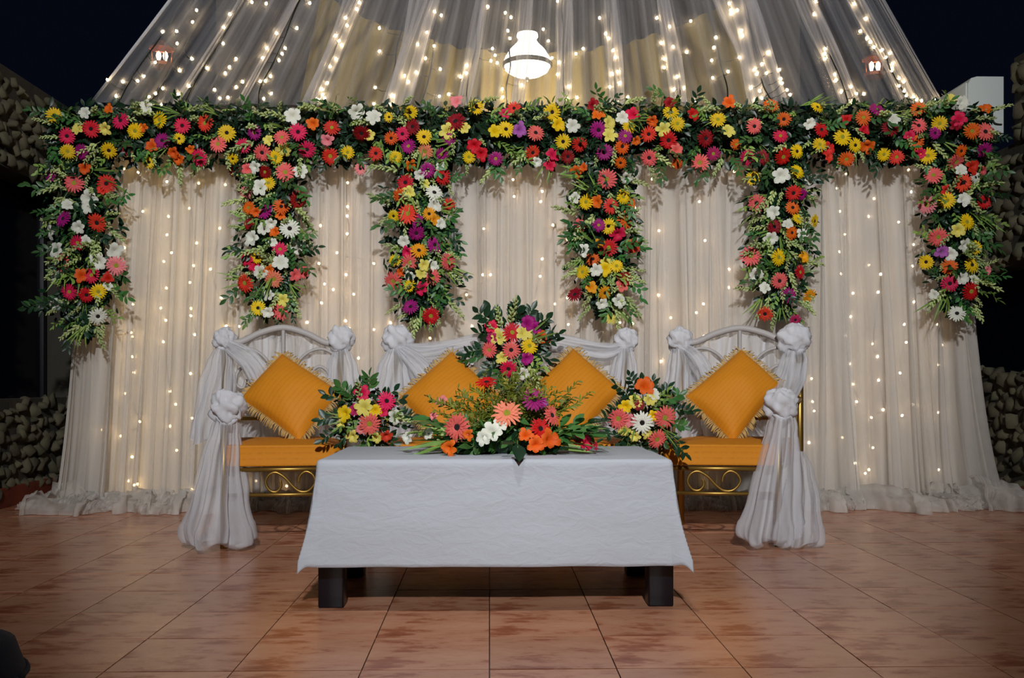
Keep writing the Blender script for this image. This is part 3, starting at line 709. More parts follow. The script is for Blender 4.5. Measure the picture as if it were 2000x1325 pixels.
def add_lily(parent, wpos, c, rad, direction):
    return obj('lily_bloom', lil(c), parent, Vector(wpos) - parent.location, face_rot(direction, rnd.uniform(0, 6.28)), rad)
def add_spray(parent, wpos, kind, direction, up, sc):
    return obj(SPN[kind], rnd.choice(SPR[kind]), parent, Vector(wpos) - parent.location, spray_rot(direction, up, rnd.uniform(-.6, .6)), sc)

# flowers read off the photo: x,y,colour[,radius]; lower-case suffix k/g = dark/green centre, b = lily-like bloom
FL = """106,226,Yk,14 131,266,H,14 153,254,Cb 178,252,R,15 167,222,Wb 207,251,Cb 236,236,H,15 264,256,Y,14 281,251,Ob,9 312,234,Y,14 356,246,H,14 401,241,T,15 132,296,Y,13 159,296,M,14 213,294,Y,14 247,290,D,13 297,286,Ob 317,275,Mk,14 350,271,Y,10 426,282,P,15 443,260,Y,15 389,308,Hg,15 291,317,Y,11 350,310,Ob 372,292,Ob,8 340,298,Ob 101,343,M,14 165,329,Ob 145,358,Pg,17 208,359,R,16 201,374,Tb,10 124,428,M,15 190,435,Tk,17 132,402,Wb 177,388,Wb,17 214,214,Ob,9 288,210,Wb,13 175,405,Wb,13
152,474,Hg,13 120,515,Pg,18 227,519,Lg,17 160,539,Ob,13 179,538,Hg,14 211,544,Rb,11 136,570,Hg,14 169,576,R,14 192,570,Yg,14 191,618,Wk,15 114,490,Wb,16 168,470,Wb,9 224,490,Wb,16 193,510,Wb,16 112,538,Wb,12 112,596,Wb,14 104,453,Wb,15 154,444,Wb,12 210,560,Wb,10
497,259,M,13 475,285,H,13 550,269,P,14 582,258,H,15 612,242,Ob,12 572,228,Wb,15 648,250,R,14 640,274,Lb,12 706,260,D,15 720,264,Cb 696,218,Wb,15 730,232,Wb,15 760,229,Y,9 600,292,H,15 512,298,P,15 538,307,Yg,13 555,290,Cb,13 645,305,Rg,15 679,298,Y,12 734,300,R,13 773,308,Y,11 764,270,O,12 786,262,H,13 455,310,Y,10 458,332,Dk,12 484,331,Pb,11 518,336,D,12 557,337,Pg,17 524,358,Yg,13 480,377,L,12 704,330,L,11 580,390,D,16 486,406,O,12 518,413,M,15 549,404,O,14 548,420,Ob,10 501,414,Ob,10 486,438,D,10 587,336,Wb,14 509,368,Wb,15 500,327,Wb,12 525,275,Cb,9
566,447,Wk,17 538,454,Ob,11 547,487,Hg,13 495,468,Wb,16 516,448,Wb,12 580,486,Wb,11 502,502,Y,12 486,506,Hb,13 498,520,Hb,12 548,514,Wb,15 536,509,Ob,7 526,527,Ob,9 511,532,Wb,14 535,545,Sg,16 479,553,Tg,17 576,538,Pb,11 593,532,Pb,11 526,578,Wb,11 504,602,Yk,13 552,586,Cb,11 548,606,Pg,17 524,610,Wb,11 530,436,Wb,11 534,474,Wb,9
802,220,Y,13 806,248,D,14 828,268,Y,14 798,286,M,13 890,238,Dk,18 874,257,Cb,14 907,252,Cb,11 877,272,M,12 892,200,Lb,12 930,209,Yk,14 1004,212,T,12 986,223,Hb,10 988,253,Yk,15 967,258,Yb,13 1014,254,Vb,14 1046,260,P,15 1078,219,Yk,15 1089,244,Yb,13 1100,277,Y,14 831,296,Sg,15 863,302,M,12 772,307,Yg,11 916,307,Y,11 926,284,Rb,13 940,300,Rb,13 968,310,M,13 1040,298,T,14 1048,316,Wb,10 1080,304,Hb,13 1074,324,Hb,11 802,322,Ob,11 835,332,Mk,14 820,342,Wb,11 864,345,Rk,15 792,357,Rk,15 860,325,Wb,12 848,377,Wk,16 782,382,O,13 799,376,Cb,12 877,400,T,12 849,400,Wb,14 797,418,Tg,18 769,422,Y,11 838,418,G,12 848,430,Gb,10 817,433,Mb,11 831,360,Cb,8
813,455,Mk,15 849,478,Mk,15 818,490,Gk,15 796,492,Hb,11 800,513,Pg,15 771,509,Y,11 875,512,Pg,15 768,549,Pg,17 846,542,P,14 800,558,Yg,12 825,564,Hb,12 801,538,Wb,11 822,536,Cb,10 828,518,Cb,11 844,520,Wb,12 837,532,Wb,10 802,600,Mk,14 841,617,Rg,16 860,438,Wb,10 789,472,Wb,12 783,531,Ob,8
1157,206,Db,12 1167,228,Ob,12 1169,254,Mk,16 1188,242,Cb,13 1190,266,Cb,13 1118,247,Wb,13 1132,282,Tk,14 1109,306,D,12 1181,297,Mk,15 1215,231,Wb,12 1236,225,Hb,14 1228,249,Y,12 1221,266,M,13 1215,286,O,14 1212,318,O,11 1242,274,Ob,9 1267,262,T,14 1274,235,Ob,11 1295,254,Cb,13 1308,203,Db,12 1310,220,Yk,14 1323,242,Y,13 1351,226,Rb,12 1306,274,R,16 1320,294,Pb,12 1268,308,Pk,15 1322,320,O,10 1367,318,Pg,16 1378,270,D,15 1393,300,B,13 1126,335,Ob,11 1140,328,Ob,8 1185,350,Pg,18 1223,345,Wb,12 1145,395,Yg,14 1217,385,Yg,13 1167,395,Ob,12 1193,403,Tk,14 1124,388,Wb,12 1229,398,Ob,11 1223,430,Og,17
1134,440,Pb,12 1169,440,M,12 1188,442,Y,14 1206,456,Hb,14 1189,484,Rg,16 1237,482,Tk,13 1170,474,Gb,10 1140,490,Wb,13 1158,506,O,12 1138,532,Yg,13 1204,520,Yg,12 1182,526,Yb,13 1183,512,Cb,10 1164,528,Wb,12 1219,544,D,14 1214,560,Pb,12 1154,562,Gb,12 1181,572,G,13 1175,593,Wb,11 1208,588,Wb,13 1123,576,Dk,14 1192,623,C,11
1402,234,Yg,14 1424,201,Ob,12 1473,247,P,14 1506,206,O,14 1531,233,O,13 1524,266,Hg,13 1596,210,Y,12 1580,242,Wb,11 1604,254,R,14 1601,283,Yg,13 1614,290,Tb,13 1556,296,Y,13 1529,306,Rg,16 1488,308,D,13 1460,308,H,14 1437,282,O,10 1421,258,Cb,13 1645,268,Yg,16 1686,230,Og,14 1653,234,Rb,10 1687,254,Rb,10 1670,284,Y,13 1694,284,Ob,14 1653,311,Og,14 1557,336,Yg,14 1471,348,Yg,13 1524,344,Wb,16 1549,377,T,15 1566,380,M,11 1478,397,Pk,16 1548,406,O,13 1511,416,Wb,13 1558,428,Y,11 1590,432,Y,13 1512,443,D,13 1578,352,Wb,11 1617,308,Tb,9
1546,455,O,13 1538,440,Wb,11 1503,466,Wb,14 1466,501,Pg,18 1520,503,Yg,15 1567,504,Gb,12 1562,532,Rg,13 1477,536,Wb,15 1522,549,P,15 1540,577,Mk,14 1581,578,Gg,13 1494,613,Tk,14 1553,625,B,11 1494,564,Wb,11 1566,458,Wb,12
1713,215,Mk,15 1793,213,O,13 1794,246,P,14 1835,242,Yg,14 1872,234,Hb,14 1865,246,Db,11 1924,216,Ob,12 1898,256,O,15 1924,258,P,17 1738,252,D,15 1744,235,Wb,12 1788,278,Ok,14 1776,266,Hb,10 1826,260,M,11 1922,293,Mk,14 1726,302,Y,12 1751,307,T,13 1797,300,Hb,10 1812,305,Yg,15 1867,316,Pg,17 1877,295,O,12 1896,327,Rb,14 1823,343,Pg,16 1917,335,Pb,10 1905,347,Wk,11 1881,357,Tk,16 1847,372,Tb,11 1850,392,Yg,14 1810,401,Lg,16 1923,394,R,13 1880,392,Wb,14 1856,195,Cb,11 1876,202,Wb,14 1876,335,Wb,12
1888,434,Yg,15 1870,450,Cb,13 1832,463,Pg,17 1838,492,Vb,13 1856,497,Wb,13 1882,479,Wb,13 1905,484,Y,12 1809,512,Yk,13 1854,521,O,14 1898,518,Y,14 1927,529,Lb,9 1877,544,Wb,13 1855,554,H,15 1896,569,Rg,17 1869,613,Wk,15 1824,576,Wb,10 1900,548,Wb,11"""
FL = [f.split(',') for f in FL.split()]
FL = [(int(f[0]), int(f[1]), f[2][0], f[2][1:], (int(f[3]) if len(f) > 3 else 11)) for f in FL]
# hanging columns: centre px, top, bottom, half width
COLS = [(163, 322, 668, 64), (534, 335, 628, 60), (820, 325, 640, 62), (1178, 325, 622, 58), (1525, 325, 628, 60), (1868, 322, 622, 62)]
YG = 5.84
col_lab = ['hanging column of mixed flowers at the far left end, longest of the six', 'hanging flower column above the left armchair, with white blooms', 'hanging flower column just left of the sofa bouquet',
           'hanging flower column right of the sofa bouquet, with yellow and orange flowers', 'hanging flower column above the right armchair', 'hanging column of mixed flowers at the far right end by the stone wall']
head = thing('floral_garland', at(1000, 260, YG), 'long horizontal garland of gerberas and greenery across the top of the drape', 'garland', 'flower garlands on the backdrop')
colg = [thing('floral_garland', at(c[0], (c[1] + c[2]) / 2, YG), col_lab[i], 'garland', 'flower garlands on the backdrop') for i, c in enumerate(COLS)]
def head_surf(px, py):
    e = max(-1, min(1, (py - 258) / 85.0)); return YG - 0.12 * math.sqrt(1 - e * e)
def col_surf(i, px):
    e = max(-1, min(1, (px - COLS[i][0]) / (COLS[i][3] * 1.25))); return YG - 0.12 * math.sqrt(1 - e * e)
def which(px, py):
    if py > 322:
        return min(range(6), key=lambda i: abs(px - COLS[i][0])) if min(abs(px - c[0]) for c in COLS) < 95 else -1
    return -1
for (px, py, c, suf, rad) in FL:
    i = which(px, py)
    if i < 0: par, Y, cxp, cyp = head, head_surf(px, py), px, 250
    else: par, Y, cxp, cyp = colg[i], col_surf(i, px), COLS[i][0], py - 10
    d = Vector(((px - cxp) / 80.0 * 0.6 + rnd.gauss(0, .22), -1.0, -(py - cyp) / 80.0 * 0.45 + rnd.gauss(0, .25)))
    Y -= 0.045 + rnd.uniform(0, 0.025)
    if 'b' in suf: add_lily(par, at(px, py, Y + 0.01), c, rad * 1.2 * mpp(Y), d)
    else: add_gerbera(par, at(px, py, Y), c, rad * 1.18 * mpp(Y), d, suf if suf in ('k', 'g') else None)
def fill_leaves(parent, pts, name='leaf_fill', mat='leaf_deep', L=(0.03, 0.06), seed=3):
    r = random.Random(seed); V, Fc = [], []
    for (p, out) in pts:
        d = Vector((r.gauss(0, 1), r.gauss(-.3, .6), r.gauss(-.3, 1))); l = r.uniform(*L)
        leaf_vf(V, Fc, Vector(p) - parent.location, d, Vector(out) + Vector((r.gauss(0, .6), r.gauss(0, .6), r.gauss(0, .6))), l, l * r.uniform(.35, .5))
    o = obj(name, mesh(name, V, Fc, M[mat]), parent); o['kind'] = 'stuff'; o['label'] = 'dense small dark leaves filling the garland'
    return o
# dark moss-wrapped cores the stems are stuck into
def core(parent, path, ra, rb, taper=None):
    n, m = 20, len(path); P = np.zeros((n, m, 3))
    for j, p in enumerate(path):
        tg = (Vector(path[min(j + 1, m - 1)]) - Vector(path[max(j - 1, 0)])).normalized(); yv = Vector((0, 1, 0)); sd = tg.cross(yv).normalized()
        k = (taper[j] if taper else 1.0) * (0.05 if j in (0, m - 1) else 1)
        for i in range(n):
            th = 2 * math.pi * i / n; f = 1 + .22 * noise.noise(Vector((j * .9, math.cos(th) * 2, math.sin(th) * 2)))
            P[i, j] = Vector(p) + (sd * (math.cos(th) * ra) + yv * (math.sin(th) * rb)) * f * k - parent.location
    o = obj('moss_core', grid_mesh('moss_core', P, M['moss'], closed=True), parent); o['label'] = 'dark moss wrapped core of the garland'
core(head, [at(100 + 1835 * q / 90, 258, YG + .03) for q in range(91)], .125, .055)
for i, c in enumerate(COLS):
    core(colg[i], [at(c[0], c[1] - 30 + (c[2] - 40 - c[1] + 30) * q / 20, YG + .03) for q in range(21)], .115, .05, [1.0 if q < 15 else 1 - .12 * (q - 14) for q in range(21)])
kinds = ['leaf', 'leaf', 'deep', 'bud', 'bud', 'bud', 'bud', 'blade', 'light', 'light']
# header greenery
for k in range(300):
    px = 95 + 1840 * (k + rnd.random()) / 300; py = rnd.choice([rnd.uniform(205, 240), rnd.uniform(230, 300), rnd.uniform(270, 312)])
    Y = head_surf(px, py) + rnd.uniform(-.015, .03)
    dz = -(py - 248) / 45.0; dx = rnd.gauss(0, .75) + (-.9 if px < 180 else .9 if px > 1850 else 0)
    if py < 240: dz = min(dz, 0.05)
    d = Vector((dx, -rnd.uniform(.15, .8), dz + rnd.gauss(0, .2)))
    add_spray(head, at(px, py, Y), rnd.choice(kinds), d, (0, -1, .4), rnd.uniform(.5, .85))
pts = []
for k in range(6500):
    px = rnd.uniform(92, 1935); py = min(316, max(208, rnd.gauss(258, 32))); Y = head_surf(px, py) + rnd.uniform(0.0, 0.12)
    pts.append((at(px, py, Y), (0, -1, .3)))
fill_leaves(head, pts, seed=3, L=(0.035, 0.07))
for i, c in enumerate(COLS):
    n = int((c[2] - c[1]) / 3.6)
    for k in range(n):
        py = c[1] + (c[2] - c[1] - 25) * (k + rnd.random()) / n; px = c[0] + rnd.uniform(-.75, .75) * c[3]
        tap = 1.0 if py < c[2] - 70 else 0.45 + 0.55 * (c[2] - py) / 70
        px = c[0] + (px - c[0]) * tap
        e = (px - c[0]) / c[3]
        d = Vector((e * 1.5 + rnd.gauss(0, .45), -rnd.uniform(.1, .6), -0.55 + rnd.gauss(0, .6)))
        if py > c[2] - 60: d.z = -1.1
        add_spray(colg[i], at(px, py, col_surf(i, px) + rnd.uniform(-.015, .03)), rnd.choice(kinds), d, (0, -1, .3), rnd.uniform(.5, .9))
    pts = []
    for k in range(int((c[2] - c[1]) * 4.2)):
        py = rnd.uniform(c[1] - 30, c[2] - 12); tap = 1.0 if py < c[2] - 80 else 0.3 + 0.7 * (c[2] - py) / 80
        px = c[0] + max(-1.15, min(1.15, rnd.gauss(0, .46))) * c[3] * tap
        pts.append((at(px, py, col_surf(i, px) + rnd.uniform(0.0, 0.10)), (0, -1, .3)))
    fill_leaves(colg[i], pts, seed=20 + i, L=(0.033, 0.066))

# ------------------------------------------------------------------ chairs and settee
def tube_part(name, pts, r, parent, mat, n=8, smooth_n=6, cat=True):
    P_ = catmull(pts, smooth_n) if cat else pts
    P_ = [Vector(p) - parent.location for p in P_]
    return obj(name, mesh(name, *tube_vf(P_, r, n), mat), parent)
S_CURVE = [(1375, 938), (1377, 948), (1368, 958), (1355, 956), (1346, 942), (1352, 928), (1366, 923), (1384, 932), (1400, 948), (1415, 958), (1433, 957), (1446, 942), (1441, 928), (1427, 922), (1415, 930), (1412, 942)]
def cushion_mesh(q, z0, z1, name):
    # q: four corners FL, FR, BR, BL (x,y); a puffed box with piping-like rounding
    nu, nv = 22, 16; V = []; ring = []
    def P_(u, v): 
        a = Vector(q[0]).lerp(Vector(q[1]), u); b = Vector(q[3]).lerp(Vector(q[2]), u); return a.lerp(b, v)
    prof = [(0.0, 0.10), (-0.012, 0.0 + .02), (0.0, 0), (0.004, .25), (0.008, .5), (0.004, .75), (0.0, 1.0), (0.01, 1.03), (0.02, 1.0), (0.08, 1.06), (0.2, 1.12), (0.36, 1.16), (0.5, 1.17)]
    prof = [(0.5, 0.02), (0.02, 0.0), (-0.008, 0.03), (-0.006, 0.09), (-0.016, 0.5), (-0.006, 0.91), (-0.010, 0.97), (0.012, 1.0), (0.05, 1.03), (0.16, 1.10), (0.34, 1.15), (0.499, 1.16)]
    n = 48; Pm = np.zeros((n, len(prof), 3))
    for i in range(n):
        t = 4 * i / n; s_ = int(t); f = t - s_
        cu = [(-1, -1), (1, -1), (1, 1), (-1, 1)]; a, b = cu[s_], cu[(s_ + 1) % 4]; uu, vv = a[0] + (b[0] - a[0]) * f, a[1] + (b[1] - a[1]) * f
        for j, (ins, zz) in enumerate(prof):
            k = 1 - 2 * ins
            rr = 0.96 if abs(uu) > .99 and abs(vv) > .99 else 1.0
            pt = P_(0.5 + 0.5 * uu * k * rr, 0.5 + 0.5 * vv * k * rr)
            Pm[i, j] = (pt.x, pt.y, z0 + (z1 - z0) * zz)
    V, Fc = grid_vf(Pm, closed=True)
    me = mesh(name, V, Fc, M['silk']); uv_grid(me, n, len(prof)); return me
def seat_unit(name, label, cat, FLp, FRp, BRp, BLp, ztop, peak, scrolls, arch=True, arm=(True, True)):
    """corners are (x,y) on the floor; builds frame, cushion"""
    cx, cy = sum(p[0] for p in (FLp, FRp, BRp, BLp)) / 4, sum(p[1] for p in (FLp, FRp, BRp, BLp)) / 4
    t = thing(name, (cx, cy, 0), label, cat)
    v = lambda p, z: Vector((p[0], p[1], z))
    for p in (FLp, FRp): obj('front_leg', mesh('front_leg', *tube_vf([v(p, 0) - t.location, v(p, 0.62) - t.location], 0.016, 10), M['gold']), t)
    for p in (BLp, BRp): obj('back_leg', mesh('back_leg', *tube_vf([v(p, 0) - t.location, v(p, ztop) - t.location], 0.019, 10), M['gold']), t)
    for a, b, z, nm in ((FLp, FRp, 0.352, 'seat_rail'), (FLp, FRp, 0.238, 'lower_rail'), (FLp, BLp, 0.352, 'side_rail'), (FRp, BRp, 0.352, 'side_rail'), (BLp, BRp, 0.352, 'back_rail'), (BLp, BRp, 0.56, 'back_rail')):
        obj(nm, mesh(nm, *tube_vf([v(a, z) - t.location, v(b, z) - t.location], 0.011 if z > .3 else 0.009, 8), M['gold']), t)
    for a, b in ((FLp, BLp), (FRp, BRp)):
        A, B = v(a, 0.62), v(b, 0.66); mid = A.lerp(B, .5) + Vector((0, 0, .035))
        tube_part('armrest', [A, A.lerp(B, .2) + Vector((0, 0, .03)), mid, A.lerp(B, .8), B], 0.015, t, M['gold'])
        for f in (.35, .6, .82):
            p = A.lerp(B, f); tube_part('arm_spindle', [Vector((p.x, p.y, .352)), Vector((p.x, p.y, .50)), Vector((p.x, p.y, p.z + .02))], 0.007, t, M['gold'], 6)
    for sx, sw in scrolls:   # decorative S scroll under the seat, drawn between the two rails
        pts = []
        for (x, y) in S_CURVE:
            f = sx + sw * (x - 1345) / 102.0; A = v(FLp, 0).lerp(v(FRp, 0), f)
            pts.append(Vector((A.x, A.y, 0.247 + (960 - y) / 38.0 * 0.094)))
        tube_part('scroll', pts, 0.0065, t, M['gold'], 7, 5)
    # seat
    q = [(FLp[0] + .012, FLp[1] - .012), (FRp[0] - .012, FRp[1] - .012), (BRp[0] - .02, BRp[1] - .02), (BLp[0] + .02, BLp[1] - .02)]
    q = [Vector((a - cx, b - cy)) for a, b in q]
    obj('seat_cushion', cushion_mesh(q, 0.366, 0.462, 'seat_cushion'), t)
    # back: arch, centre post, fan of curls
    A, B = v(BLp, ztop - .03), v(BRp, ztop - .03); mid = A.lerp(B, .5)
    if arch:
        pts = [A, A.lerp(B, .13) + Vector((0, 0, .0)), A.lerp(B, .3) + Vector((0, 0, (peak) * .62)), mid + Vector((0, 0, peak)), A.lerp(B, .7) + Vector((0, 0, peak * .62)), A.lerp(B, .87), B]
        tube_part('top_rail', pts, 0.017, t, M['iron_white'], 10)
        tube_part('centre_post', [mid + Vector((0, 0, peak)), mid + Vector((0, 0, peak - .07)), mid + Vector((0, 0, -.35))], 0.010, t, M['iron_white'])
        for s in (-1, 1):
            E = A if s < 0 else B
            pts = [mid.lerp(E, .18) + Vector((0, 0, -.20)), mid.lerp(E, .27) + Vector((0, 0, -.10)), mid.lerp(E, .48) + Vector((0, 0, -.045)), mid.lerp(E, .72) + Vector((0, 0, -.035)), mid.lerp(E, .97) + Vector((0, 0, -.075))]
            tube_part('back_curl', pts, 0.0085, t, M['iron_white'])
            pts = [mid.lerp(E, .38) + Vector((0, 0, -.27)), mid.lerp(E, .46) + Vector((0, 0, -.17)), mid.lerp(E, .62) + Vector((0, 0, -.125)), mid.lerp(E, .78) + Vector((0, 0, -.15)), mid.lerp(E, .82) + Vector((0, 0, -.21)), mid.lerp(E, .7) + Vector((0, 0, -.235)), mid.lerp(E, .64) + Vector((0, 0, -.19))]
            tube_part('back_curl', pts, 0.0085, t, M['iron_white'])
    else:
        tube_part('top_rail', [A, A.lerp(B, .25) + Vector((0, 0, peak * .5)), mid + Vector((0, 0, peak)), A.lerp(B, .75) + Vector((0, 0, peak * .5)), B], 0.017, t, M['iron_white'])
        for f in (.2, .4, .6, .8): tube_part('back_bar', [A.lerp(B, f) + Vector((0, 0, peak * .5)), Vector((A.lerp(B, f).x, A.lerp(B, f).y, .56))], 0.009, t, M['iron_white'], cat=False)
    return t
def xy(px, Y): p = at(px, 800, Y); return (p.x, p.y)
CL = dict(FLp=xy(437, 4.50), FRp=xy(672, 4.56), BRp=xy(664, 5.20), BLp=xy(440, 5.10))
CM = dict(FLp=xy(722, 4.58), FRp=xy(1258, 4.58), BRp=xy(1222, 5.24), BLp=xy(776, 5.24))
CR = dict(FLp=xy(1292, 4.56), FRp=xy(1520, 4.50), BRp=xy(1562, 5.08), BLp=xy(1330, 5.20))
seat_unit('armchair', 'gold framed armchair with mustard seat left of the white table', 'armchair', ztop=0.98, peak=0.075, scrolls=[(0.34, 0.42)], **CL)
seat_unit('settee', 'wide two seat settee behind the white table and flower centrepiece', 'settee', ztop=0.96, peak=-0.02, scrolls=[(0.12, 0.2), (0.66, 0.2)], arch=False, **CM)
seat_unit('armchair', 'gold framed armchair with mustard seat right of the white table', 'armchair', ztop=0.985, peak=0.07, scrolls=[(0.22, 0.46)], **CR)

# ------------------------------------------------------------------ tulle sashes on the seats
def ruffle_tube(path, wx, wy, nf=9, seed=0, n=64, m=34, amp=0.16, ang=0.0):
    """closed, deeply folded cloth falling along path; wx / wy half widths at each path point"""
    path = [Vector(p) for p in path]; K = len(path)
    dense = catmull(path, 12); D = len(dense)
    r = random.Random(seed); ph = [r.uniform(0, 6.28) for _ in range(4)]
    P = np.zeros((n, m, 3)); ca, sa = math.cos(ang), math.sin(ang)
    for j in range(m):
        t = j / (m - 1); c = dense[min(D - 1, int(round(t * (D - 1))))]
        f = t * (K - 1); i0 = min(K - 2, int(f)); ff = f - i0; ff = ff * ff * (3 - 2 * ff)
        a = wx[i0] * (1 - ff) + wx[i0 + 1] * ff; b = wy[i0] * (1 - ff) + wy[i0 + 1] * ff
        for i in range(n):
            th = 2 * math.pi * i / n
            fo = 1 + amp * (math.sin(nf * th + ph[0] + 1.0 * t) + .6 * math.sin((nf * 2 - 3) * th + ph[1] - 1.4 * t) + .5 * math.sin(3 * th + ph[2] + 3 * t)) * (0.35 + 0.65 * min(1, t * 2.2))
            x, y = a * math.cos(th) * fo, b * math.sin(th) * fo
            q = c + Vector((x * ca - y * sa, x * sa + y * ca, 0.015 * math.sin(4 * th + ph[3]) * t))
            q += Vector((1, 1, 0)) * (0.022 * t * noise.noise(Vector((th * 1.3, t * 4, seed * 3.7))))
            if t > .8 and c.z < .2:   # the end rolls under on the floor
                e = (t - .8) / .2; q = Vector((c.x + (q.x - c.x) * (1 - .42 * e ** 3), c.y + (q.y - c.y) * (1 - .42 * e ** 3), q.z))
            q.z = max(q.z, 0.006)
            P[i, j] = q
    return P
def knot_P(c, R, seed, squash=(1, .85, 1.0)):
    n, m = 48, 26; P = np.zeros((n, m, 3)); r = random.Random(seed); ph = r.uniform(0, 6); o = Vector((r.uniform(0, 50), r.uniform(0, 50), 0))
    for i in range(n):
        th = 2 * math.pi * i / n
        for j in range(m):
            v = math.pi * j / (m - 1); d = Vector((math.sin(v) * math.cos(th), math.sin(v) * math.sin(th), math.cos(v)))
            tw = th + 1.2 * math.cos(v)
            rr = R * (0.92 + 0.10 * math.sin(5 * tw + ph) * math.sin(v) + 0.26 * noise.noise(d * 1.6 + o) + 0.12 * (1 - 2 * abs(noise.noise(d * 3.1 + o))) + 0.07 * (1 - 2 * abs(noise.noise(d * 6.5 + o))))
            P[i, j] = (c[0] + d.x * rr * squash[0], c[1] + d.y * rr * squash[1], c[2] + d.z * rr * squash[2])
    return P
def sash(label, knot, R, tails, seed, knot_sq=(1, .85, 1), swags=()):
    base = Vector((knot[0], knot[1], 0)); t = thing('knotted_tulle', base, label, 'sash', 'knotted tulle sashes on the seats'); b = np.array(base)
    obj('knot', grid_mesh('tulle_knot', knot_P(knot, R, seed, knot_sq) - b, M['tulle_knot'], closed=True), t)
    obj('tie_band', mesh('tie_band', *tube_vf([Vector((knot[0] + R * .55 * math.cos(a), knot[1] + R * .5 * math.sin(a), knot[2] - R * .72 + .012 * math.sin(2 * a + seed))) - base for a in [2 * math.pi * k / 20 for k in range(21)]], R * .16, 8), M['tulle_knot']), t)
    for k, (path, wx, wy, nf) in enumerate(tails):
        obj('tail', grid_mesh('sash_tail', ruffle_tube(path, wx, wy, nf, seed * 5 + k) - b, M['tulle_sash'], closed=True), t)
    for k, (path, wx, wy, nf) in enumerate(swags):
        # horizontal swag: a ruffled tube following the path
        V, Fc = [], []; pts = catmull(path, 10); rr = []
        K = len(wx)
        for j in range(len(pts)):
            f = j / (len(pts) - 1) * (K - 1); i0 = min(K - 2, int(f)); rr.append(wx[i0] + (wx[i0 + 1] - wx[i0]) * (f - i0))
        n = 28; T = []
        P = np.zeros((n, len(pts), 3))
        for j, p in enumerate(pts):
            tg = (pts[min(j + 1, len(pts) - 1)] - pts[max(j - 1, 0)]).normalized(); up = Vector((0, 0, 1)); up = (up - tg * up.dot(tg)).normalized(); sd = tg.cross(up)
            for i in range(n):
                th = 2 * math.pi * i / n; f = 1 + .16 * math.sin(5 * th + j * .12 + seed) + .08 * math.sin(9 * th - j * .2)
                P[i, j] = p + (up * math.cos(th) + sd * math.sin(th) * .7) * rr[j] * f
        obj('swag', grid_mesh('swag', P - b, M['tulle_sash'], closed=True), t)
    return t
A_ = at
def px_(n, Y): return n * mpp(Y)
sash('tulle sash knotted on the left armchair front arm, trailing to the floor', A_(444, 797, 4.50), px_(33, 4.5),
     [([A_(444, 812, 4.50), A_(440, 840, 4.50), A_(432, 900, 4.49), A_(425, 970, 4.47), A_(420, 1040, 4.46), A_(424, 1066, 4.45)], [px_(18, 4.5), px_(25, 4.5), px_(34, 4.5), px_(46, 4.5), px_(62, 4.5), px_(66, 4.5)], [.04, .05, .06, .08, .11, .13], 9)], 1)
sash('tulle sash knotted on the outer back corner of the left armchair', A_(438, 662, 5.10), px_(21, 5.1),
     [([A_(436, 678, 5.10), A_(432, 710, 5.09), A_(425, 760, 5.05), A_(415, 820, 5.02), A_(412, 862, 5.0)], [px_(13, 5.1), px_(22, 5.1), px_(30, 5.1), px_(34, 5.1), px_(34, 5.1)], [.03, .04, .06, .07, .08], 7)], 2,
     swags=[([A_(446, 676, 5.08), A_(480, 700, 5.03), A_(505, 735, 5.0), A_(520, 775, 4.98)], [.03, .05, .06, .05], None, 5)])
sash('tulle sash knotted on the inner back corner of the left armchair', A_(666, 662, 5.20), px_(25, 5.2),
     [([A_(666, 680, 5.20), A_(668, 720, 5.18), A_(672, 780, 5.14), A_(674, 860, 5.1)], [px_(15, 5.2), px_(26, 5.2), px_(34, 5.2), px_(38, 5.2)], [.03, .05, .06, .07], 7)], 3)
sash('tulle sash knotted on the left end of the settee back, fanning out wide', A_(775, 662, 5.22), px_(27, 5.2),
     [([A_(774, 680, 5.20), A_(770, 720, 5.18), A_(766, 780, 5.14), A_(765, 860, 5.1)], [px_(14, 5.2), px_(30, 5.2), px_(46, 5.2), px_(56, 5.2)], [.03, .05, .06, .07], 9)], 4,
     swags=[([A_(785, 680, 5.2), A_(830, 690, 5.18), A_(890, 680, 5.17), A_(950, 668, 5.16), A_(1000, 670, 5.16)], [.03, .05, .045, .04, .03], None, 5), ([A_(782, 684, 5.18), A_(815, 715, 5.13), A_(840, 755, 5.1), A_(850, 800, 5.08)], [.025, .06, .08, .07], None, 7)])
sash('tulle sash knotted on the right end of the settee back', A_(1224, 664, 5.22), px_(22, 5.2),
     [([A_(1222, 680, 5.20), A_(1220, 720, 5.18), A_(1216, 790, 5.14), A_(1214, 860, 5.1)], [px_(13, 5.2), px_(22, 5.2), px_(30, 5.2), px_(36, 5.2)], [.03, .05, .06, .07], 8)], 5,
     swags=[([A_(1212, 680, 5.2), A_(1180, 688, 5.19), A_(1120, 678, 5.18), A_(1060, 666, 5.17), A_(1010, 668, 5.16)], [.028, .045, .045, .04, .03], None, 5)])
sash('tulle sash knotted on the inner back corner of the right armchair', A_(1328, 664, 5.20), px_(23, 5.2),
     [([A_(1328, 682, 5.20), A_(1330, 720, 5.18), A_(1328, 780, 5.14), A_(1326, 860, 5.1)], [px_(16, 5.2), px_(24, 5.2), px_(32, 5.2), px_(36, 5.2)], [.03, .05, .06, .07], 8)], 6,
     swags=[([A_(1340, 684, 5.18), A_(1358, 700, 5.12), A_(1376, 730, 5.06), A_(1385, 765, 5.02)], [.025, .045, .05, .04], None, 5)])
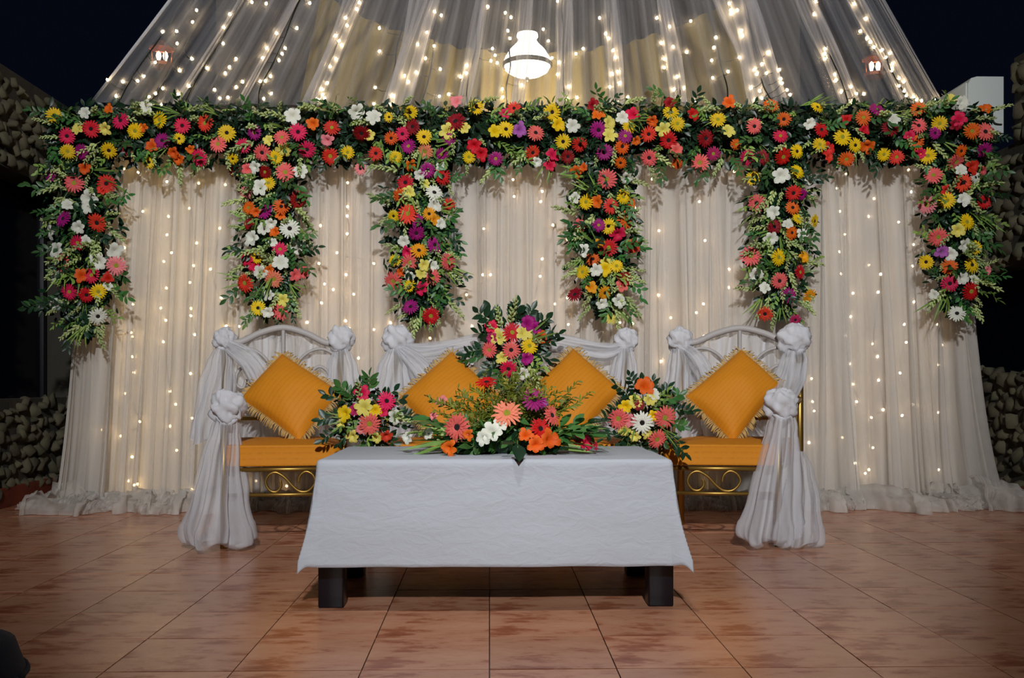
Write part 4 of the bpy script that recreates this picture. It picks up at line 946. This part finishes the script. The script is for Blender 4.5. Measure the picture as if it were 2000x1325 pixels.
sash('large tulle sash knotted on the outer back corner of the right armchair', A_(1552, 662, 5.06), px_(28, 5.1),
     [([A_(1553, 680, 5.06), A_(1550, 705, 5.04), A_(1540, 745, 4.95), A_(1530, 778, 4.8)], [px_(16, 5.1), px_(24, 5.1), px_(27, 5.1), px_(20, 5.1)], [.03, .05, .055, .04], 7)], 7, knot_sq=(1.1, .85, 1))
sash('tulle sash knotted on the right armchair front arm, piled on the floor', A_(1526, 790, 4.50), px_(31, 4.5),
     [([A_(1528, 806, 4.50), A_(1526, 840, 4.50), A_(1518, 900, 4.49), A_(1508, 970, 4.47), A_(1500, 1035, 4.46), A_(1500, 1062, 4.45)], [px_(20, 4.5), px_(28, 4.5), px_(36, 4.5), px_(44, 4.5), px_(54, 4.5), px_(52, 4.5)], [.04, .05, .06, .08, .10, .11], 9),
      ([A_(1556, 882, 4.56), A_(1562, 920, 4.55), A_(1564, 980, 4.52), A_(1560, 1040, 4.48), A_(1556, 1064, 4.46)], [px_(14, 4.5), px_(24, 4.5), px_(34, 4.5), px_(44, 4.5), px_(46, 4.5)], [.03, .05, .06, .08, .09], 7)], 8)
# sheer veils over the two armchair backs
for (c, lab, sd) in ((CL, 'sheer tulle veil over the back of the left armchair', 1), (CR, 'sheer tulle veil over the back of the right armchair', 2), (CM, 'sheer tulle veil over the back of the settee', 3)):
    nu, nv = 60, 24; P = np.zeros((nu, nv, 3))
    for i in range(nu):
        s = i / (nu - 1); X_ = c['BLp'][0] + (c['BRp'][0] - c['BLp'][0]) * s; Y_ = c['BLp'][1] + (c['BRp'][1] - c['BLp'][1]) * s + 0.035
        zt_ = 0.945 + (0.07 * math.sin(math.pi * s) ** 1.2 if sd < 3 else -0.005)
        for j in range(nv):
            v = j / (nv - 1); P[i, j] = (X_ + .01 * math.sin(v * 7 + s * 20), Y_ + 0.012 * math.sin(s * 46 + 2 * v) + .012 * math.sin(s * 19 - 3 * v), zt_ * (1 - v) + 0.42 * v)
    base = np.array(((c['BLp'][0] + c['BRp'][0]) / 2, (c['BLp'][1] + c['BRp'][1]) / 2, 0.42))
    o = obj('tulle_veil', grid_mesh('tulle_veil', P - base, M['tulle_sash']), None, base); tag(o, lab, 'veil', 'tulle veils over the seat backs')

# ------------------------------------------------------------------ scatter cushions with fringe
def pillow(label, T, R_, B, L_, Yt, Yb, thick=0.09, seed=0):
    t4 = [at(*T, Yt), at(*R_, (Yt + Yb) / 2), at(*B, Yb), at(*L_, (Yt + Yb) / 2)]
    c = sum(t4, Vector()) / 4; base = t4[2].copy()
    th = thing('scatter_cushion', base, label, 'cushion', 'mustard fringed cushions')
    n = 26; nrm = (t4[1] - t4[3]).cross(t4[0] - t4[2]).normalized()
    if nrm.y > 0: nrm = -nrm
    def S(u, v): return t4[3].lerp(t4[0], u).lerp(t4[2].lerp(t4[1], u), v)     # u: L->T, v: L->B
    V, Fc = [], []; uvs = []
    for side in (1, -1):
        b0 = len(V)
        for i in range(n + 1):
            for j in range(n + 1):
                u, v = i / n, j / n
                # edges draw in a little between the corners
                uu = .5 + (u - .5) * (1 - .02 * math.sin(math.pi * v)); vv = .5 + (v - .5) * (1 - .02 * math.sin(math.pi * u))
                h = (max(0, math.sin(math.pi * u)) * max(0, math.sin(math.pi * v))) ** .42
                p = S(uu, vv) + nrm * (side * thick * h + (0.008 * noise.noise(Vector((u * 4, v * 4, seed + side)))) * h)
                V.append(p - base); uvs.append((u, v))
        for i in range(n):
            for j in range(n):
                a = b0 + i * (n + 1) + j; f = (a, a + 1, a + n + 2, a + n + 1); Fc.append(f if side > 0 else f[::-1])
    me = mesh('cushion_cover', V, Fc, M['silk']); uvl = me.uv_layers.new(name='UVMap')
    for l in me.loops: uvl.data[l.index].uv = uvs[l.vertex_index]
    obj('cover', me, th)
    V, Fc = [], []; r = random.Random(seed)
    cc = [S(.5 + (a - .5) * .99, .5 + (b - .5) * .99) for a, b in ((0, 0), (1, 0), (1, 1), (0, 1))]
    for e in range(4):
        for k in range(52):
            f = (k + .5) / 52; a, b = [(0, 0), (1, 0), (1, 1), (0, 1)][e], [(0, 0), (1, 0), (1, 1), (0, 1)][(e + 1) % 4]
            u, v = a[0] + (b[0] - a[0]) * f, a[1] + (b[1] - a[1]) * f
            uu = .5 + (u - .5) * (1 - .02 * math.sin(math.pi * v)); vv = .5 + (v - .5) * (1 - .02 * math.sin(math.pi * u))
            p = S(uu, vv); out = (p - c); out = (out - nrm * out.dot(nrm)).normalized()
            ed = (S(*b) - S(*a)).normalized(); o2 = (out * .5 + ed.cross(nrm) * (1 if ed.cross(nrm).dot(out) > 0 else -1)).normalized()
            o2 = (o2 + ed * r.gauss(0, .22) + nrm * r.gauss(.1, .2) + Vector((0, 0, -.25))).normalized(); l = r.uniform(.03, .042)
            tube_vf([p - base, p + o2 * l * .5 + nrm * .004 - base, p + o2 * l + Vector((0, 0, -.004)) - base], [.0042, .0034, .0022], 4, V=V, Fc=Fc)
    fo = obj('fringe', mesh('fringe', V, Fc, M['fringe']), th); fo['kind'] = 'stuff'; fo['label'] = 'tan looped fringe around the cushion edge'
    return th
pillow('mustard fringed cushion standing on the left armchair', (551, 692), (664, 766), (585, 862), (470, 778), 5.06, 4.76, seed=1)
pillow('mustard fringed cushion on the settee, left of the sofa bouquet', (882, 688), (978, 775), (862, 872), (782, 776), 5.10, 4.82, seed=2)
pillow('mustard fringed cushion on the settee, right of the sofa bouquet', (1120, 682), (1212, 762), (1118, 872), (1028, 768), 5.10, 4.82, seed=3)
pillow('mustard fringed cushion standing on the right armchair', (1448, 684), (1524, 752), (1432, 866), (1340, 774), 5.04, 4.76, seed=4)

# ------------------------------------------------------------------ coffee table and its cloth
tl, tr_ = at(622, 893, 3.28).x, at(1310, 886, 3.28).x
TX0, TX1, TY0, TY1, TZ = tl + .012, tr_ - .012, 3.285, 3.93, 0.49
tb = thing('coffee_table', ((TX0 + TX1) / 2, (TY0 + TY1) / 2, 0), 'low dark navy table under the white cloth', 'table'); c = tb.location.copy()
obj('tabletop', mesh('tabletop', *bevel_box(TX0 - c.x, TX1 - c.x, TY0 - c.y, TY1 - c.y, TZ - .04, TZ, .006), M['navy']), tb)
for x in (at(648, 1180, 3.33).x, at(1289, 1180, 3.33).x):
    for y in (3.35, 3.87):
        obj('leg', mesh('table_leg', *bevel_box(x - .042 - c.x, x + .042 - c.x, y - .042 - c.y, y + .042 - c.y, 0, TZ - .04, .005), M['navy']), tb)
for y in (3.35, 3.87): obj('apron', mesh('apron', *bevel_box(TX0 + .08 - c.x, TX1 - .08 - c.x, y - .012 - c.y, y + .012 - c.y, TZ - .12, TZ - .04, .003), M['navy']), tb)
def cloth():
    DX, DY = 0.29, 0.355; n, m = 150, 120
    xs = np.linspace(-(TX1 - TX0) / 2 - DX, (TX1 - TX0) / 2 + DX, n); ys = np.linspace(-(TY1 - TY0) / 2 - DY, (TY1 - TY0) / 2 + DY, m)
    hx, hy = (TX1 - TX0) / 2 + .004, (TY1 - TY0) / 2 + .004; P = np.zeros((n, m, 3))
    for i, x in enumerate(xs):
        for j, y in enumerate(ys):
            a, b = abs(x) - hx, abs(y) - hy; sx, sy = (1 if x > 0 else -1), (1 if y > 0 else -1)
            ax, by = max(a, 0), max(b, 0)
            bx, bz, byy = min(max(x, -hx), hx), TZ + .004, min(max(y, -hy), hy)
            if ax == 0 and by == 0:
                z = bz + .0015 * noise.noise(Vector((x * 5, y * 5, 0))); P[i, j] = (x, y, z); continue
            drop = (ax ** 4 + by ** 4) ** .25
            cor = min(ax, by) / max(ax, by)           # 1 on the corner's diagonal
            rr = .014; dd = drop
            # rounded edge then hanging
            ang = min(dd / rr, math.pi / 2); hz = rr * math.sin(ang); vz = rr * (1 - math.cos(ang)) + max(0, dd - rr * math.pi / 2)
            fl = .012 + .035 * (dd / .35) + .035 * cor ** 1.2 * (dd / .35)
            wob = .006 * math.sin(x * 9 + 1) * (dd / .35) if by > ax else .010 * math.sin(y * 16 + 1) * (dd / .35)
            # direction out
            if ax > 0 and by > 0:
                th = math.atan2(by, ax); ox, oy = math.cos(th), math.sin(th)
            elif ax > 0: ox, oy = 1, 0
            else: ox, oy = 0, 1
            h = hz + fl * min(1, dd / .1) * (dd / .35) + wob
            z = bz - vz * (1 - .05 * cor) + .004 * noise.noise(Vector((x * 6, y * 6, 2)))
            sagx = .0
            P[i, j] = (bx + sx * ox * h, byy + sy * oy * h + .006 * noise.noise(Vector((x * 4, z * 9, 5))) * (1 if by > ax else 0), max(z, .02))
    P += np.array((0, 0, 0)); return P
P = cloth(); P[:, :, 2] -= 0
to = obj('tablecloth', grid_mesh('tablecloth', P, M['tcloth']), None, (c.x, c.y, 0)); tag(to, 'plain white linen tablecloth with hanging corners on the low table', 'tablecloth')
sm = to.modifiers.new('thick', 'SOLIDIFY'); sm.thickness = 0.0025; sm.offset = -1

# ------------------------------------------------------------------ bouquets
LEAF1 = {}
def leaf_obj_mesh(mat, k):
    key = (mat, k)
    if key not in LEAF1:
        V, Fc = [], []; leaf_vf(V, Fc, (0, 0, 0), (1, 0, 0), (0, 0, 1), 1.0, (.5, .42, .58)[k], curl=(.1, .25, -.05)[k], fold=.3)
        LEAF1[key] = mesh('leaf', V, Fc, M[mat])
    return LEAF1[key]
def branch(parent, wpos, direction, L, n=8, ll=.04, mat='leaf_deep', droop=.15):
    """stem part with separate leaves as its sub-parts"""
    d = Vector(direction).normalized(); up = Vector((0, -1, .5)); sdv = d.cross(up).normalized(); up = sdv.cross(d).normalized()
    pts = [d * (L * t) + Vector((0, 0, -droop * L * t * t)) + up * (.04 * L * math.sin(t * 3)) for t in [k / 6 for k in range(7)]]
    st = obj('leaf_branch', mesh('branch_stem', *tube_vf(pts, .0022, 5), M['stem']), parent, Vector(wpos) - parent.location)
    for k in range(n):
        t = .3 + .7 * k / (n - 1); f = t * 6; i = min(5, int(f)); q = pts[i].lerp(pts[i + 1], f - i)
        s = 1 if k % 2 else -1
        ld = (d * .65 + sdv * s * .85 + up * rnd.uniform(-.1, .5)) if k < n - 1 else d
        l = ll * rnd.uniform(.8, 1.2)
        obj('leaf', leaf_obj_mesh(mat, rnd.randrange(3)), st, q, spray_rot(ld, up + Vector((rnd.gauss(0, .4), rnd.gauss(0, .4), rnd.gauss(0, .4)))), l)
    return st
def bouquet(name, label, cpx, cpy, Y, rad, flowers, nleaf, nbud, depth=.09, cat='bouquet', group='bouquets tied to the settee', kinds_=('light', 'bud', 'blade')):
    c = at(cpx, cpy, Y); t = thing(name, c, label, cat, group); R = rad * mpp(Y)
    for (px, py, cc, suf, r) in flowers:
        e = Vector(((px - cpx) / rad, 0, -(py - cpy) / rad)); yy = Y - depth * math.sqrt(max(.05, 1 - min(1, e.length_squared)))
        d = Vector((e.x * .7 + rnd.gauss(0, .12), -1, e.z * .6 + rnd.gauss(0, .12)))
        if 'b' in suf: add_lily(t, at(px, py, yy), cc, r * 1.15 * mpp(yy), d)
        else: add_gerbera(t, at(px, py, yy - .012), cc, r * 1.05 * mpp(yy), d, suf if suf in ('k', 'g') else None)
    for k in range(nleaf):
        a = 2 * math.pi * (k + rnd.random() * .7) / nleaf; q = rnd.uniform(.2, .55)
        pos = c + Vector((math.cos(a) * R * q, -depth * .3, math.sin(a) * R * q))
        branch(t, pos, (math.cos(a), -rnd.uniform(.0, .45), math.sin(a)), R * rnd.uniform(.5, .8), rnd.randint(7, 10), R * rnd.uniform(.19, .27), 'leaf_deep' if rnd.random() < .75 else 'leaf')
    for k in range(nbud):
        a = rnd.uniform(0, 6.28); q = rnd.uniform(.1, .5)
        pos = c + Vector((math.cos(a) * R * q, -depth * .5, math.sin(a) * R * q))
        add_spray(t, pos, rnd.choice(kinds_), (math.cos(a), -rnd.uniform(.3, .9), math.sin(a)), (0, -1, .3), R / .2 * rnd.uniform(.55, .85))
    pts = []
    for k in range(150):
        a = rnd.uniform(0, 6.28); q = math.sqrt(rnd.random()) * .72
        pts.append((c + Vector((math.cos(a) * R * q, rnd.uniform(-.4, .6) * depth, math.sin(a) * R * q)), (0, -1, .3)))
    fill_leaves(t, pts, seed=int(cpx)); t.children[-1]['label'] = 'dark leaves packed between the flowers'
    return t
def fl(s):
    out = []
    for f in s.split():
        f = f.split(','); out.append((int(f[0]), int(f[1]), f[2][0], f[2][1:], int(f[3])))
    return out
b1 = bouquet('bouquet', 'bright bouquet on the middle of the settee back, above the centrepiece', 1002, 680, 5.06, 84,
        fl("1000,650,Rg,19 1030,632,Mb,15 1046,642,Mb,13 960,640,Hb,14 962,662,Bb,12 975,660,Cb,15 1022,652,Cb,15 956,684,Pg,16 998,684,Pk,18 1034,676,Yg,17 1056,660,Ob,13 1068,662,Tb,10 1028,700,Mb,13 993,720,H,18 981,700,Cb,12 1022,730,Wb,13 985,745,Cb,9 1012,745,Wb,8"), 17, 8)
branch(b1, at(1000, 720, 5.03), (0.1, -.2, -1), .14, 9, .045)
branch(b1, at(985, 725, 5.03), (-.35, -.1, -1), .13, 8, .04, 'leaf')
branch(b1, at(1015, 725, 5.03), (.4, -.1, -1), .13, 8, .04)
bouquet('bouquet', 'bouquet with hot pink and yellow flowers at the left arm of the settee', 722, 814, 4.50, 78,
        fl("755,784,H,19 707,768,Hb,15 675,808,Yb,15 712,797,Cb,16 733,802,Yb,13 722,828,Pg,22 754,850,Tb,12 771,814,Wb,15 693,802,Bb,11 690,852,Cb,12 736,855,Cb,10 705,838,Lb,10 748,806,Hb,10 668,828,Cb,9"), 15, 7, depth=.10)
bouquet('bouquet', 'bouquet with white and coral gerberas at the right arm of the settee', 1256, 812, 4.50, 80,
        fl("1258,756,Ob,19 1240,786,Cb,14 1268,782,Cb,13 1222,794,Yb,13 1254,826,Wk,22 1208,818,Pg,21 1298,816,Pg,23 1283,858,P,20 1232,822,Lb,13 1220,840,Cb,12 1276,812,Yb,11 1276,772,Wb,12 1248,792,D,11 1240,852,Cb,10 1262,846,Cb,10"), 17, 7, depth=.10)

# table centrepiece
YC = 3.58; cz = TZ + .006
ct = thing('flower_centrepiece', (at(985, 880, YC).x, YC, cz), 'long low flower centrepiece of gerberas, lilies and ferns on the white table', 'flower arrangement')
obj('foam_tray', mesh('foam_tray', *bevel_box(-.14, .14, -.06, .06, 0, .045, .01), M['leaf_deep']), ct)
def cp(px, py, Y): return at(px, py, Y)
for (px, py, Y, cc, suf, r, d) in [
    (950, 748, 3.58, 'R', 'k', 22, (-.1, -.5, .9)), (1043, 782, 3.47, 'M', 'k', 25, (.15, -1, .5)), (990, 808, 3.46, 'S', 'g', 30, (0, -1, .45)), (894, 835, 3.46, 'P', 'k', 29, (-.5, -1, .1)),
    (1077, 812, 3.52, 'P', 'k', 23, (.8, -.8, .4)), (1055, 838, 3.48, 'R', 'k', 23, (.4, -1, .3)), (1070, 860, 3.45, 'O', 'b', 20, (.4, -1, .2)), (1046, 868, 3.43, 'O', 'b', 17, (.1, -1, .1)), (1026, 852, 3.44, 'O', 'b', 14, (0, -1, .4)),
    (960, 846, 3.44, 'W', 'b', 20, (-.1, -1, .3)), (946, 857, 3.43, 'W', 'b', 15, (-.3, -1, .1)), (976, 832, 3.45, 'W', 'b', 15, (.1, -1, .6)), (878, 874, 3.42, 'O', 'b', 16, (-.3, -1, -.1)), (915, 850, 3.44, 'O', 'b', 11, (-.3, -1, .1)),
    (864, 786, 3.56, 'L', 'b', 12, (-.4, -1, .6)), (848, 814, 3.56, 'L', 'b', 8, (-.4, -1, .3)), (1142, 866, 3.50, 'H', 'b', 15, (.8, -1, .1)), (1126, 860, 3.52, 'H', 'b', 11, (.5, -1, .3)), (1160, 872, 3.5, 'H', 'b', 9, (.9, -.5, 0)), (798, 856, 3.52, 'W', 'b', 12, (-.6, -1, .2)), (1060, 792, 3.55, 'V', '', 14, (.5, -1, .3)), (838, 848, 3.52, 'W', 'b', 11, (-.4, -1, .3))]:
    if suf == 'b': add_lily(ct, cp(px, py, Y), cc, r * 1.15 * mpp(Y), d)
    else: add_gerbera(ct, cp(px, py, Y), cc, r * mpp(Y), d, suf or None)
for (px, py, Y) in ((950, 756, 3.58), (1043, 788, 3.57)):
    tip = cp(px, py, Y); root = Vector((ct.location.x + (.0 if px < 1000 else .05), YC, cz + .04))
    obj('stem', mesh('flower_stem', *tube_vf([root - ct.location, root.lerp(tip, .6) + Vector((.005, 0, 0)) - ct.location, tip - ct.location], .0028, 6), M['stem']), ct)
ctr = ct.location
for k in range(64):   # ferns and goldenrod, fanning up
    a = rnd.uniform(.12, .88) * math.pi; px = rnd.uniform(-.13, .13)
    d = Vector((math.cos(a) * 1.25 + px * 2, rnd.uniform(-.6, .5), math.sin(a) * .8 + .1))
    add_spray(ct, ctr + Vector((px, rnd.uniform(-.05, .05), rnd.uniform(.05, .10))), 'fern', d, (0, -1, .6), rnd.uniform(.8, 1.25))
for k in range(26):   # long spikes lying on the cloth left and right
    s = -1 if k % 2 else 1
    d = Vector((s * rnd.uniform(.7, 1), -rnd.uniform(-.35, .45), rnd.uniform(.0, .16)))
    add_spray(ct, ctr + Vector((s * rnd.uniform(.02, .12), rnd.uniform(-.06, .05), rnd.uniform(.02, .05))), ('bud' if k in (3, 8, 13) else rnd.choice(['blade', 'blade', 'light', 'leaf'])), d, (0, -.4, 1), rnd.uniform(.8, .95) if k in (3, 8, 13) else rnd.uniform(.95, 1.35))
for k in range(26):
    a = rnd.uniform(-.15, 1.15) * math.pi; d = Vector((math.cos(a), -.55 - rnd.random() * .5, .12 + rnd.random() * .25))
    branch(ct, ctr + Vector((math.cos(a) * .10, -.03, .035)), d, rnd.uniform(.07, .12), 7, rnd.uniform(.04, .055), 'leaf_deep' if k % 3 else 'leaf', droop=.25)
# leaf pair drooping over the front edge of the table
lo = cp(1011, 874, 3.315)
br = obj('leaf_branch', mesh('branch_stem', *tube_vf([Vector((0, .12, .01)), Vector((0, .04, .02)), Vector((0, -.02, .0))], .002, 5), M['stem']), ct, lo - ctr)
obj('leaf', leaf_obj_mesh('leaf_deep', 0), br, (0, 0, .01), spray_rot((.04, -.8, -.42), (.2, -.5, 1)), .095)
obj('leaf', leaf_obj_mesh('leaf_deep', 2), br, (-.01, .02, .015), spray_rot((-.6, -.6, -.1), (0, -.5, 1)), .06)
pts = [(ctr + Vector((rnd.uniform(-.19, .17), rnd.uniform(-.09, .07), rnd.uniform(.02, .11))), (0, -1, .5)) for k in range(260)]
fill_leaves(ct, pts, seed=77, mat='leaf'); ct.children[-1]['label'] = 'leaves packed between the flowers'

# ------------------------------------------------------------------ dark pouf at the lower left corner
pf = thing('pouf', (at(-40, 1240, 1.75).x - .125, 1.75, 0), 'dark blue grey round pouf cut off by the lower left corner', 'pouf')
pr = [(0.001, .02), (.16, .02), (.185, .05), (.19, .15), (.185, .22), (.19, .23), (.185, .24), (.17, .285), (.12, .305), (0.001, .31)]
obj('body', mesh('pouf_body', *lathe_vf(pr, 32), M['pouf']), pf)
for k in range(3):
    a = k * 2.1 + .5; obj('foot', mesh('pouf_foot', *lathe_vf([(.001, 0), (.016, 0), (.02, .025), (.001, .025)], 10), M['navy']), pf, (.13 * math.cos(a), .13 * math.sin(a), 0))
obj('piping', mesh('pouf_piping', *tube_vf([(.189 * math.cos(a), .189 * math.sin(a), .232) for a in [2 * math.pi * k / 40 for k in range(41)]], .005, 6), M['pouf']), pf)
